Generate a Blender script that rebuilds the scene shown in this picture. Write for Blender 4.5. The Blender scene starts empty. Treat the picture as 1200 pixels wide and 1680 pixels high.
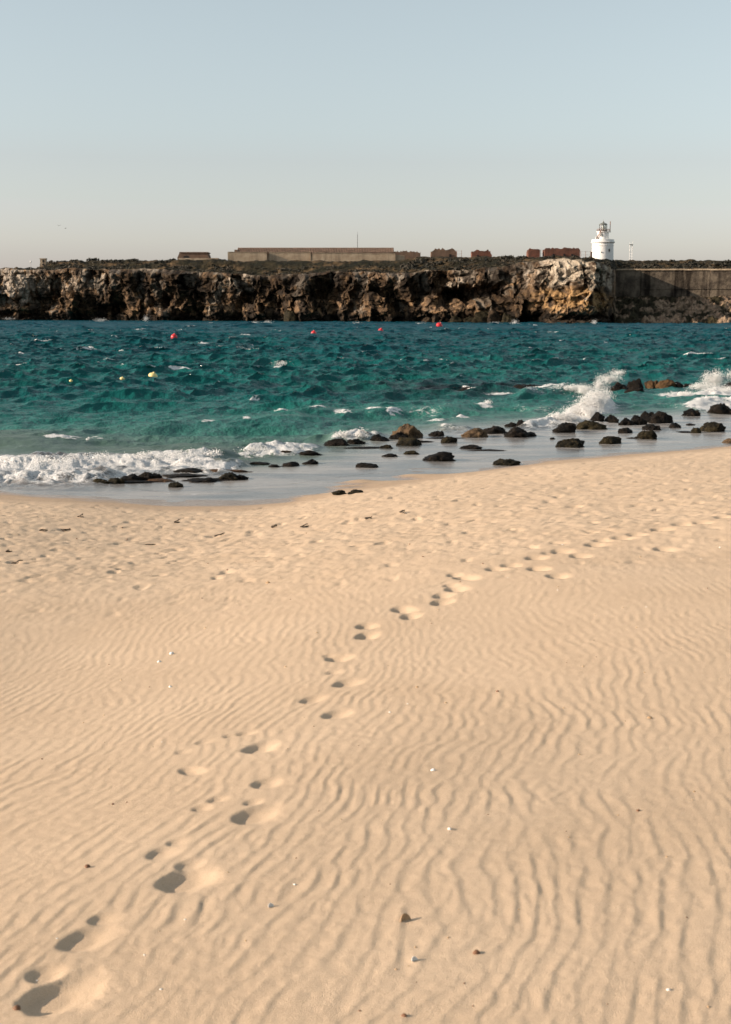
import bpy, bmesh, math, random
import numpy as np
from mathutils import Vector

random.seed(7)
rng = np.random.default_rng(7)
scene = bpy.context.scene
COL = scene.collection

# ------------------------------------------------------------------ camera
F_PX, CX, CY, HOR = 2333.0, 600.0, 840.0, 508.0     # focal length and frame in photo pixels
CAM_Z = 3.2
PITCH = math.atan((CY - HOR) / F_PX)
cam_data = bpy.data.cameras.new('camera')
cam = bpy.data.objects.new('camera', cam_data)
COL.objects.link(cam)
cam.location = (0, 0, CAM_Z)
cam.rotation_euler = (math.pi / 2 - PITCH, 0, 0)
cam_data.sensor_fit = 'VERTICAL'
cam_data.sensor_height = 36.0
cam_data.sensor_width = 36.0
cam_data.lens = 36.0 * F_PX / 1680.0
cam_data.clip_start = 0.05
cam_data.clip_end = 30000
cam_data.dof.use_dof = True
cam_data.dof.focus_distance = 11.0
cam_data.dof.aperture_fstop = 9.0
scene.camera = cam

# ------------------------------------------------------------------ light
SUN_EL, SUN_BACK = math.radians(19), math.radians(9)   # sun low on the left, a little behind the camera
sun_dir = Vector((-math.cos(SUN_EL) * math.cos(SUN_BACK), -math.cos(SUN_EL) * math.sin(SUN_BACK), math.sin(SUN_EL)))
world = bpy.data.worlds.new('World')
scene.world = world
world.use_nodes = True
wn, wl = world.node_tree.nodes, world.node_tree.links
for n in list(wn):
    wn.remove(n)
w_out = wn.new('ShaderNodeOutputWorld')
w_bg = wn.new('ShaderNodeBackground')
w_sky = wn.new('ShaderNodeTexSky')
w_hsv = wn.new('ShaderNodeHueSaturation')
w_sky.sky_type = 'NISHITA'
w_sky.sun_disc = False
w_sky.sun_elevation = SUN_EL
w_sky.sun_rotation = math.radians(-90) - SUN_BACK
w_sky.altitude = 0
w_sky.air_density = 1.0
w_sky.dust_density = 1.3
w_sky.ozone_density = 1.2
w_hsv.inputs['Saturation'].default_value = 0.48
w_hsv.inputs['Hue'].default_value = 0.462
w_bg.inputs['Strength'].default_value = 0.094
wl.new(w_sky.outputs[0], w_hsv.inputs['Color'])
w_tint = wn.new('ShaderNodeMix'); w_tint.data_type = 'RGBA'; w_tint.blend_type = 'MULTIPLY'; w_tint.inputs[0].default_value = 1.0
w_tint.inputs[7].default_value = (0.985, 0.962, 0.982, 1)      # the photograph's white balance
wl.new(w_hsv.outputs[0], w_tint.inputs[6])
wl.new(w_tint.outputs[2], w_bg.inputs[0])
wl.new(w_bg.outputs[0], w_out.inputs[0])

sun_data = bpy.data.lights.new('sun', 'SUN')
sun_data.energy = 3.8
sun_data.angle = math.radians(0.5)
sun_data.color = (1.0, 0.84, 0.67)
sun = bpy.data.objects.new('sun', sun_data)
COL.objects.link(sun)
sun.rotation_euler = sun_dir.to_track_quat('Z', 'Y').to_euler()

vs = scene.view_settings
vs.view_transform = 'Standard'
vs.look = 'None'
vs.exposure = 0.9
vs.gamma = 1.0
vs.use_curve_mapping = False
scene.render.engine = 'CYCLES'
scene.cycles.use_denoising = True
scene.cycles.max_bounces = 6
scene.cycles.transparent_max_bounces = 8
scene.cycles.caustics_reflective = False
scene.cycles.caustics_refractive = False

# ------------------------------------------------------------------ helpers: pixels of the photo to points of the place
SP, CP = math.sin(PITCH), math.cos(PITCH)
def ray(px, py):
    u, v = (px - CX) / F_PX, (CY - py) / F_PX
    return np.array([u, CP + v * SP, -SP + v * CP])
def at_d(px, py, d):
    r = ray(px, py)
    k = d / r[1]
    return np.array([r[0] * k, d, CAM_Z + r[2] * k])
def at_z(px, py, z):
    r = ray(px, py)
    k = (z - CAM_Z) / r[2]
    return np.array([r[0] * k, r[1] * k, z])
def zpx(py, d):           # height seen at row py at distance d (arrays welcome)
    v = (CY - np.asarray(py, float)) / F_PX
    return CAM_Z + d * (-SP + v * CP) / (CP + v * SP)
def xpx(px, d, py=470.0):
    v = (CY - py) / F_PX
    return d * (np.asarray(px, float) - CX) / F_PX / (CP + v * SP)

def sm(a, b, x):
    t = np.clip((np.asarray(x, float) - a) / (b - a), 0, 1)
    return t * t * (3 - 2 * t)

# ------------------------------------------------------------------ helpers: noise
_perm = np.random.default_rng(3).permutation(512)
_perm = np.concatenate([_perm, _perm, _perm])
_g2 = np.stack([np.cos(np.arange(512) * 2.39996), np.sin(np.arange(512) * 2.39996)], 1)
_g3 = np.random.default_rng(4).normal(size=(512, 3)); _g3 /= np.linalg.norm(_g3, axis=1)[:, None]
def fade(t): return t * t * t * (t * (t * 6 - 15) + 10)
def pn2(x, y, seed=0):
    x = np.asarray(x, float) + seed * 17.31; y = np.asarray(y, float) + seed * 9.77
    xi = np.floor(x).astype(int); yi = np.floor(y).astype(int)
    xf, yf = x - xi, y - yi
    xi &= 511; yi &= 511
    u, v = fade(xf), fade(yf)
    def g(a, b, fx, fy):
        h = _perm[_perm[a & 511] + (b & 511)] & 511
        return _g2[h, 0] * fx + _g2[h, 1] * fy
    n0 = g(xi, yi, xf, yf) * (1 - u) + g(xi + 1, yi, xf - 1, yf) * u
    n1 = g(xi, yi + 1, xf, yf - 1) * (1 - u) + g(xi + 1, yi + 1, xf - 1, yf - 1) * u
    return (n0 * (1 - v) + n1 * v) * 1.5
def fb2(x, y, oct=4, seed=0, gain=0.5):
    s, a, f = 0, 1.0, 1.0
    for o in range(oct):
        s = s + a * pn2(np.asarray(x) * f, np.asarray(y) * f, seed + o * 3)
        a *= gain; f *= 2.03
    return s
def pn3(p, seed=0):
    p = p + seed * 11.7
    i = np.floor(p).astype(int); f = p - i; i &= 511
    w = fade(f)
    r = 0
    for dx in (0, 1):
        for dy in (0, 1):
            for dz in (0, 1):
                h = _perm[_perm[_perm[(i[:, 0] + dx) & 511] + ((i[:, 1] + dy) & 511)] % 512 + ((i[:, 2] + dz) & 511)] & 511
                d = _g3[h]
                val = d[:, 0] * (f[:, 0] - dx) + d[:, 1] * (f[:, 1] - dy) + d[:, 2] * (f[:, 2] - dz)
                wt = (w[:, 0] if dx else 1 - w[:, 0]) * (w[:, 1] if dy else 1 - w[:, 1]) * (w[:, 2] if dz else 1 - w[:, 2])
                r = r + val * wt
    return r * 1.5
def fb3(p, oct=4, seed=0, gain=0.5):
    s, a, f = 0, 1.0, 1.0
    for o in range(oct):
        s = s + a * pn3(p * f, seed + o * 5)
        a *= gain; f *= 2.03
    return s
def tile_sample(T, x, y, L):
    N = T.shape[0]
    fx, fy = (x / L * N) % N, (y / L * N) % N
    i, j = np.floor(fx).astype(int), np.floor(fy).astype(int)
    a, b = fx - i, fy - j
    i %= N; j %= N
    i2, j2 = (i + 1) % N, (j + 1) % N
    return (T[j, i] * (1 - a) + T[j, i2] * a) * (1 - b) + (T[j2, i] * (1 - a) + T[j2, i2] * a) * b

def blocks(x, y, seed, tilt=1.0):
    xi, yi = np.floor(x).astype(int), np.floor(y).astype(int)
    best = np.full(x.shape, 9.0); out = np.zeros(x.shape)
    for a in (-1, 0, 1):
        for b in (-1, 0, 1):
            h = _perm[_perm[(xi + a + seed * 31) & 511] + ((yi + b) & 511)] & 511
            fx = xi + a + (h % 23) / 23 - x; fy = yi + b + ((h // 7) % 19) / 19 - y
            d_ = fx * fx + fy * fy
            val = ((h * 7 % 101) / 101 - .5) + tilt * (((h * 13 % 97) / 97 - .5) * fx + ((h * 29 % 89) / 89 - .5) * fy) * 1.6
            m_ = d_ < best
            out = np.where(m_, val, out); best = np.where(m_, d_, best)
    return out

# ------------------------------------------------------------------ helpers: objects
def tag(o, label=None, cat=None, group=None, kind=None):
    if label: o['label'] = label
    if cat: o['category'] = cat
    if group: o['group'] = group
    if kind: o['kind'] = kind
    return o
def empty(name, loc, rz=0.0):
    o = bpy.data.objects.new(name, None)
    COL.objects.link(o)
    o.empty_display_size = 0.2
    o.location = loc
    o.rotation_euler = (0, 0, rz)
    return o
def link(name, me, mat, parent=None, loc=None):
    if mat and not me.materials: me.materials.append(mat)
    o = bpy.data.objects.new(name, me)
    COL.objects.link(o)
    if parent: o.parent = parent
    if loc is not None: o.location = loc
    return o
def raw_mesh(name, V, faces, smooth=True):
    me = bpy.data.meshes.new(name)
    V = np.asarray(V, np.float32); faces = np.asarray(faces, np.int32)
    k = faces.shape[1]
    me.vertices.add(len(V)); me.vertices.foreach_set('co', V.ravel())
    me.loops.add(faces.size); me.loops.foreach_set('vertex_index', faces.ravel())
    me.polygons.add(len(faces))
    me.polygons.foreach_set('loop_start', np.arange(len(faces), dtype=np.int32) * k)
    me.polygons.foreach_set('loop_total', np.full(len(faces), k, np.int32))
    me.polygons.foreach_set('use_smooth', np.full(len(faces), smooth, bool))
    me.update(calc_edges=True)
    return me
def grid_mesh(name, P, attrs=None, colors=None, smooth=True):
    nr, nc = P.shape[:2]
    idx = np.arange(nr * nc).reshape(nr, nc)
    f = np.stack([idx[:-1, :-1], idx[:-1, 1:], idx[1:, 1:], idx[1:, :-1]], -1).reshape(-1, 4)
    me = raw_mesh(name, P.reshape(-1, 3), f, smooth)
    for k, a in (attrs or {}).items():
        at = me.attributes.new(k, 'FLOAT', 'POINT')
        at.data.foreach_set('value', np.asarray(a, np.float32).ravel())
    for k, a in (colors or {}).items():
        at = me.color_attributes.new(k, 'FLOAT_COLOR', 'POINT')
        c = np.ones((nr * nc, 4), np.float32); c[:, :3] = np.asarray(a).reshape(-1, 3)
        at.data.foreach_set('color', c.ravel())
    return me
class MB:
    """collects boxes, lathes and bars and builds one mesh"""
    def __init__(s): s.v, s.f = [], []
    def box(s, c, size, rz=0.0):
        b = len(s.v); hx, hy, hz = [q / 2 for q in size]; cs, sn = math.cos(rz), math.sin(rz)
        for z in (-hz, hz):
            for x, y in ((-hx, -hy), (hx, -hy), (hx, hy), (-hx, hy)):
                s.v.append((c[0] + x * cs - y * sn, c[1] + x * sn + y * cs, c[2] + z))
        for q in ((0, 3, 2, 1), (4, 5, 6, 7), (0, 1, 5, 4), (1, 2, 6, 5), (2, 3, 7, 6), (3, 0, 4, 7)):
            s.f.append([b + i for i in q])
        return s
    def lathe(s, prof, n=40, c=(0, 0, 0)):
        b = len(s.v)
        for r, z in prof:
            for k in range(n):
                a = 2 * math.pi * k / n
                s.v.append((c[0] + r * math.cos(a), c[1] + r * math.sin(a), c[2] + z))
        for i in range(len(prof) - 1):
            for k in range(n):
                k2 = (k + 1) % n
                s.f.append([b + i * n + k, b + i * n + k2, b + (i + 1) * n + k2, b + (i + 1) * n + k])
        if prof[0][0] > 0.001: s.f.append([b + k for k in range(n)][::-1])
        if prof[-1][0] > 0.001: s.f.append([b + (len(prof) - 1) * n + k for k in range(n)])
        return s
    def bar(s, p, q, r=0.05, n=6):
        p, q = Vector(p), Vector(q); d = (q - p).normalized()
        a = d.orthogonal().normalized(); c = d.cross(a)
        b = len(s.v)
        for e in (p, q):
            for k in range(n):
                t = 2 * math.pi * k / n
                s.v.append(tuple(e + a * r * math.cos(t) + c * r * math.sin(t)))
        for k in range(n):
            k2 = (k + 1) % n
            s.f.append([b + k, b + k2, b + n + k2, b + n + k])
        s.f.append([b + k for k in range(n)][::-1]); s.f.append([b + n + k for k in range(n)])
        return s
    def poly_prism(s, pts, y0, y1):      # outline in x,z extruded along y
        b = len(s.v); n = len(pts)
        for y in (y0, y1):
            for x, z in pts: s.v.append((x, y, z))
        s.f.append([b + k for k in range(n)]); s.f.append([b + n + k for k in range(n)][::-1])
        for k in range(n):
            k2 = (k + 1) % n
            s.f.append([b + k, b + n + k, b + n + k2, b + k2])
        return s
    def build(s, name, mat, parent=None, loc=None, smooth=False):
        me = bpy.data.meshes.new(name); me.from_pydata(s.v, [], s.f)
        bm = bmesh.new(); bm.from_mesh(me); bmesh.ops.recalc_face_normals(bm, faces=bm.faces); bm.to_mesh(me); bm.free()
        if smooth:
            me.polygons.foreach_set('use_smooth', [True] * len(me.polygons))
            me.set_sharp_from_angle(angle=math.radians(35))
        return link(name, me, mat, parent, loc)

# ------------------------------------------------------------------ helpers: materials
class NT:
    def __init__(s, name):
        s.m = bpy.data.materials.new(name); s.m.use_nodes = True
        s.t = s.m.node_tree; s.n = s.t.nodes
        for q in list(s.n): s.n.remove(q)
        s.out = s.n.new('ShaderNodeOutputMaterial')
    def new(s, typ, **kw):
        n = s.n.new(typ)
        for k, v in kw.items():
            if k in n.inputs: s.set(n.inputs[k], v)
            else: setattr(n, k, v)
        return n
    def set(s, inp, v):
        if isinstance(v, bpy.types.NodeSocket): s.t.links.new(v, inp)
        elif isinstance(v, tuple) and len(v) == 3 and inp.type == 'RGBA': inp.default_value = (*v, 1)
        else: inp.default_value = v
    def attr(s, name, out='Fac'):
        n = s.n.new('ShaderNodeAttribute'); n.attribute_name = name
        return n.outputs[out]
    def coord(s, out='Object'):
        return s.n.new('ShaderNodeTexCoord').outputs[out]
    def noise(s, vec, scale, detail=4, rough=0.55, out='Fac', dist=0.0):
        n = s.n.new('ShaderNodeTexNoise')
        s.t.links.new(vec, n.inputs['Vector'])
        n.inputs['Scale'].default_value = scale; n.inputs['Detail'].default_value = detail
        n.inputs['Roughness'].default_value = rough; n.inputs['Distortion'].default_value = dist
        return n.outputs[out]
    def mapping(s, vec, scale=(1, 1, 1), rot=(0, 0, 0)):
        n = s.n.new('ShaderNodeMapping'); s.t.links.new(vec, n.inputs[0])
        n.inputs['Scale'].default_value = scale; n.inputs['Rotation'].default_value = rot
        return n.outputs[0]
    def math(s, op, a, b=0.0, c=0.0, clamp=False):
        n = s.n.new('ShaderNodeMath'); n.operation = op; n.use_clamp = clamp
        for i, v in enumerate((a, b, c)): s.set(n.inputs[i], v)
        return n.outputs[0]
    def mr(s, v, a, b, lo=0.0, hi=1.0, smooth=True):
        n = s.n.new('ShaderNodeMapRange'); n.interpolation_type = 'SMOOTHSTEP' if smooth else 'LINEAR'
        s.set(n.inputs[0], v)
        for i, q in enumerate((a, b, lo, hi)): n.inputs[i + 1].default_value = q
        return n.outputs[0]
    def mix(s, f, a, b, mode='MIX'):
        n = s.n.new('ShaderNodeMix'); n.data_type = 'RGBA'; n.blend_type = mode
        s.set(n.inputs[0], f); s.set(n.inputs[6], a); s.set(n.inputs[7], b)
        return n.outputs[2]
    def ramp(s, f, stops):
        n = s.n.new('ShaderNodeValToRGB'); s.set(n.inputs[0], f)
        e = n.color_ramp.elements
        while len(e) < len(stops): e.new(0.5)
        for q, (p, c) in zip(e, stops): q.position = p; q.color = (*c, 1)
        return n.outputs[0]
    def bump(s, h, strength=0.5, dist=0.05, normal=None):
        n = s.n.new('ShaderNodeBump'); s.set(n.inputs['Height'], h)
        n.inputs['Strength'].default_value = strength; n.inputs['Distance'].default_value = dist
        if normal: s.set(n.inputs['Normal'], normal)
        return n.outputs[0]
    def pbr(s, **kw):
        n = s.n.new('ShaderNodeBsdfPrincipled')
        for k, v in kw.items(): s.set(n.inputs[k.replace('_', ' ')], v)
        return n
    def finish(s, sh): s.t.links.new(sh, s.out.inputs['Surface']); return s.m

def mat_sand():
    t = NT('sand'); co = t.coord()
    n1 = t.noise(co, 1.3, 4); n2 = t.noise(co, 260, 2, 0.7); n3 = t.noise(co, 40, 3, 0.6)
    c = t.ramp(n1, [(0.3, (0.605, 0.445, 0.300)), (0.7, (0.675, 0.505, 0.348))])
    c = t.mix(t.mr(n2, 0.35, 0.75, 0, 0.30), c, (0.42, 0.28, 0.17))
    c = t.mix(t.mr(n3, 0.5, 0.85, 0, 0.25), c, (0.70, 0.53, 0.37))
    sp = t.n.new('ShaderNodeTexVoronoi'); t.t.links.new(co, sp.inputs['Vector']); sp.inputs['Scale'].default_value = 22
    pick = t.math('GREATER_THAN', t.math('MULTIPLY', sp.outputs['Color'], 1.0), 0.86)
    dot = t.math('MULTIPLY', t.math('LESS_THAN', sp.outputs['Distance'], 0.055), pick)
    c = t.mix(t.math('MULTIPLY', dot, 0.7), c, (0.20, 0.10, 0.05))
    wet = t.attr('wet'); damp = t.attr('damp')
    c = t.mix(t.math('MULTIPLY', damp, 0.45), c, (0.26, 0.175, 0.115))
    c = t.mix(wet, c, (0.30, 0.225, 0.17))
    rough = t.mr(wet, 0, 1, 0.9, 0.16)
    g1 = t.noise(co, 700, 1, 0.5); g2 = t.noise(co, 95, 2, 0.75)
    c = t.mix(t.mr(g1, 0.40, 0.70, 0, 0.34), c, t.mix(1.0, c, (0.55, 0.50, 0.45), 'MULTIPLY'))
    c = t.mix(t.mr(g2, 0.58, 0.74, 0, 0.35), c, (0.34, 0.22, 0.13))
    c = t.mix(t.mr(t.noise(co, 130, 2, .7), 0.62, 0.74, 0, 0.5), c, (0.78, 0.64, 0.48))
    b = t.bump(t.math('ADD', n2, t.math('MULTIPLY', g1, .5)), 0.55, 0.004)
    p = t.pbr(Base_Color=c, Roughness=rough, Normal=b)
    p.inputs['Specular IOR Level'].default_value = 0.25
    return t.finish(p.outputs[0])

def mat_water():
    t = NT('sea_water'); co = t.coord()
    deep, foam, opac, far = t.attr('depth'), t.attr('foam'), t.attr('opacity'), t.attr('far')
    c = t.ramp(deep, [(0.0, (0.09, 0.16, 0.125)), (0.25, (0.022, 0.135, 0.110)), (0.55, (0.008, 0.096, 0.088)), (1.0, (0.006, 0.074, 0.080))])
    c = t.mix(far, c, (0.006, 0.060, 0.084))
    pn = t.noise(t.mapping(co, (0.06, 0.12, 0.1)), 1.0, 3)
    c = t.mix(t.mr(pn, 0.4, 0.7, 0, 0.5), c, t.mix(1.0, c, (0.55, 0.72, 0.85), 'MULTIPLY'))
    c = t.mix(t.attr('reef'), c, (0.012, 0.015, 0.020))
    c = t.mix(t.attr('silt'), c, (0.075, 0.105, 0.078))
    n1 = t.noise(t.mapping(co, (1, 0.7, 1)), 3.2, 4, 0.6); n2 = t.noise(co, 11.0, 3, 0.6); n0 = t.noise(t.mapping(co, (1, .55, 1)), 0.9, 3, .6)
    bh = t.math('ADD', t.math('ADD', t.math('MULTIPLY', n1, 0.8), t.math('MULTIPLY', n2, 0.3)), t.math('MULTIPLY', n0, 1.1))
    calm = t.attr('calm')
    bn = t.n.new('ShaderNodeBump'); t.set(bn.inputs['Height'], bh)
    t.set(bn.inputs['Strength'], t.mr(calm, 0, 1, 0.95, 0.035)); bn.inputs['Distance'].default_value = 0.13
    fres = t.n.new('ShaderNodeFresnel'); fres.inputs['IOR'].default_value = 1.33; t.set(fres.inputs['Normal'], bn.outputs[0])
    bd = t.n.new('ShaderNodeBsdfDiffuse'); t.set(bd.inputs[0], c); t.set(bd.inputs['Normal'], bn.outputs[0])
    bg_ = t.n.new('ShaderNodeBsdfGlossy'); bg_.inputs['Roughness'].default_value = 0.17; t.set(bg_.inputs['Normal'], bn.outputs[0])
    body = t.n.new('ShaderNodeMixShader'); t.set(body.inputs[0], t.math('MULTIPLY', fres.outputs[0], t.mr(far, 0, .9, 0.44, 0.30)))
    t.set(body.inputs[1], bd.outputs[0]); t.set(body.inputs[2], bg_.outputs[0])
    tr = t.n.new('ShaderNodeBsdfTransparent'); tr.inputs[0].default_value = (0.86, 0.9, 0.9, 1)
    gl = t.n.new('ShaderNodeBsdfGlossy'); gl.inputs['Roughness'].default_value = 0.20; t.set(gl.inputs['Normal'], bn.outputs[0])
    film = t.n.new('ShaderNodeMixShader'); t.set(film.inputs[0], t.math('MULTIPLY', fres.outputs[0], 1.15, clamp=True)); t.set(film.inputs[1], tr.outputs[0]); t.set(film.inputs[2], gl.outputs[0])
    mk = t.new('ShaderNodeBsdfDiffuse', Color=(0.56, 0.52, 0.48)); mkn = t.noise(t.mapping(co, (.35, 1.1, 1)), 1.0, 4, .6)
    milky = t.n.new('ShaderNodeMixShader'); t.set(milky.inputs[0], t.mr(mkn, 0.35, 0.65, 0.10, 0.42)); t.set(milky.inputs[1], film.outputs[0]); t.set(milky.inputs[2], mk.outputs[0])
    film = milky
    m1 = t.n.new('ShaderNodeMixShader'); t.set(m1.inputs[0], opac); t.set(m1.inputs[1], film.outputs[0]); t.set(m1.inputs[2], body.outputs[0])
    # foam: lacy where thin, solid where thick
    f1 = t.noise(t.mapping(co, (1, 0.6, 1)), 2.6, 5, 0.68, dist=0.6); f2 = t.noise(co, 14, 4, 0.7)
    lace = t.math('ADD', t.math('MULTIPLY', f1, 0.65), t.math('MULTIPLY', f2, 0.35))
    ff = t.mr(t.math('ADD', foam, t.math('MULTIPLY', t.math('SUBTRACT', lace, 0.5), 2.4)), 0.40, 0.80)
    ff = t.math('MULTIPLY', ff, t.mr(foam, 0.03, 0.2))
    fbp = t.bump(t.math('ADD', f2, t.noise(co, 34, 3, .7)), 0.9, 0.07)
    fo = t.pbr(Base_Color=(0.80, 0.79, 0.77), Roughness=0.85, Normal=fbp)
    fo.inputs['Specular IOR Level'].default_value = 0.1
    m2 = t.n.new('ShaderNodeMixShader'); t.set(m2.inputs[0], ff); t.set(m2.inputs[1], m1.outputs[0]); t.set(m2.inputs[2], fo.outputs[0])
    return t.finish(m2.outputs[0])

def mat_spray():
    t = NT('sea_spray')
    d = t.new('ShaderNodeBsdfDiffuse', Color=(0.93, 0.92, 0.90)); tl = t.new('ShaderNodeBsdfTranslucent', Color=(0.93, 0.92, 0.90))
    m = t.n.new('ShaderNodeMixShader'); m.inputs[0].default_value = 0.4
    t.set(m.inputs[1], d.outputs[0]); t.set(m.inputs[2], tl.outputs[0])
    return t.finish(m.outputs[0])

def mat_rock(name, dark, mid, light, lo=0.42, hi=0.62, rough=0.6, scale=2.2):
    t = NT(name); co = t.coord()
    r = t.n.new('ShaderNodeObjectInfo').outputs['Random']
    ad = t.n.new('ShaderNodeVectorMath'); ad.operation = 'ADD'; t.set(ad.inputs[0], co)
    cm = t.n.new('ShaderNodeCombineXYZ'); t.set(cm.inputs[0], t.math('MULTIPLY', r, 40)); t.set(cm.inputs[1], t.math('MULTIPLY', r, 17)); t.set(ad.inputs[1], cm.outputs[0])
    v = ad.outputs[0]
    n1 = t.noise(v, scale, 6, 0.62); n2 = t.noise(v, scale * 9, 4, 0.65); n3 = t.noise(v, scale * 30, 3, 0.7)
    c = t.mix(t.mr(n1, lo, hi), dark, mid)
    c = t.mix(t.mr(n2, 0.52, 0.72, 0, 0.8), c, light)
    c = t.mix(t.mr(n3, 0.55, 0.8, 0, 0.6), c, dark)
    vo = t.n.new('ShaderNodeTexVoronoi'); t.set(vo.inputs['Vector'], v); vo.inputs['Scale'].default_value = scale * 6
    h = t.math('ADD', n2, t.math('ADD', t.math('MULTIPLY', n3, 0.6), t.math('MULTIPLY', vo.outputs['Distance'], 0.6)))
    b = t.bump(h, 0.9, 0.05)
    p = t.pbr(Base_Color=c, Roughness=rough, Normal=b)
    p.inputs['Specular IOR Level'].default_value = 0.10
    return t.finish(p.outputs[0])

def mat_cliff():
    t = NT('cliff_rock'); co = t.coord()
    c = t.attr('tint', 'Color')
    n1 = t.noise(t.mapping(co, (1, 1, 0.22)), 0.9, 6, 0.68); n2 = t.noise(co, 3.5, 4, 0.7)
    c = t.mix(t.mr(n1, 0.42, 0.62, 0, 0.85), c, t.mix(1.0, c, (0.22, 0.20, 0.19), 'MULTIPLY'))
    c = t.mix(t.mr(n2, 0.5, 0.75, 0, 0.4), c, t.mix(1.0, c, (1.5, 1.4, 1.25), 'MULTIPLY'))
    h = t.math('ADD', n1, t.math('MULTIPLY', n2, 0.35))
    p = t.pbr(Base_Color=c, Roughness=0.95, Normal=t.bump(h, 0.7, 0.6))
    p.inputs['Specular IOR Level'].default_value = 0.1
    return t.finish(p.outputs[0])

def mat_masonry(name, c1, c2, scale=1.6, stain=0.5, streak=True, bump=0.4):
    t = NT(name); co = t.coord('Object')
    n1 = t.noise(co, scale, 5, 0.65); n2 = t.noise(co, scale * 6, 3, 0.7)
    c = t.mix(t.mr(n1, 0.35, 0.65), c1, c2)
    c = t.mix(t.mr(n2, 0.5, 0.8, 0, 0.6), c, t.mix(1.0, c, (0.45, 0.42, 0.4), 'MULTIPLY'))
    if streak:
        n3 = t.noise(t.mapping(co, (1.2, 1.2, 0.12)), scale * 0.9, 4, 0.6)
        c = t.mix(t.mr(n3, 0.48, 0.66, 0, stain), c, t.mix(1.0, c, (0.16, 0.15, 0.15), 'MULTIPLY'))
    p = t.pbr(Base_Color=c, Roughness=0.9, Normal=t.bump(n2, bump, 0.15))
    p.inputs['Specular IOR Level'].default_value = 0.15
    return t.finish(p.outputs[0])

def mat_plain(name, c, rough=0.6, metallic=0.0, var=0.15, scale=3.0):
    t = NT(name); co = t.coord()
    n = t.noise(co, scale, 4, 0.6)
    cc = t.mix(t.mr(n, 0.3, 0.7, 0, 1), c, tuple(q * (1 - var * 2) for q in c))
    return t.finish(t.pbr(Base_Color=cc, Roughness=rough, Metallic=metallic).outputs[0])

def mat_glass():
    t = NT('lantern_glass')
    a = t.new('ShaderNodeBsdfTransparent', Color=(0.8, 0.85, 0.83)); g = t.new('ShaderNodeBsdfGlossy', Color=(1, 1, 1), Roughness=0.05)
    m = t.n.new('ShaderNodeMixShader'); m.inputs[0].default_value = 0.2
    t.set(m.inputs[1], a.outputs[0]); t.set(m.inputs[2], g.outputs[0])
    return t.finish(m.outputs[0])

def mat_scrub():
    t = NT('scrub_leaves'); co = t.coord()
    n = t.noise(co, 0.35, 4); n2 = t.noise(co, 2.5, 3)
    c = t.ramp(n, [(0.3, (0.012, 0.012, 0.006)), (0.5, (0.026, 0.022, 0.011)), (0.72, (0.055, 0.036, 0.018))])
    c = t.mix(t.mr(n2, 0.4, 0.7, 0, 0.6), c, t.mix(1.0, c, (0.5, 0.55, 0.5), 'MULTIPLY'))
    return t.finish(t.pbr(Base_Color=c, Roughness=0.8).outputs[0])

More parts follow.
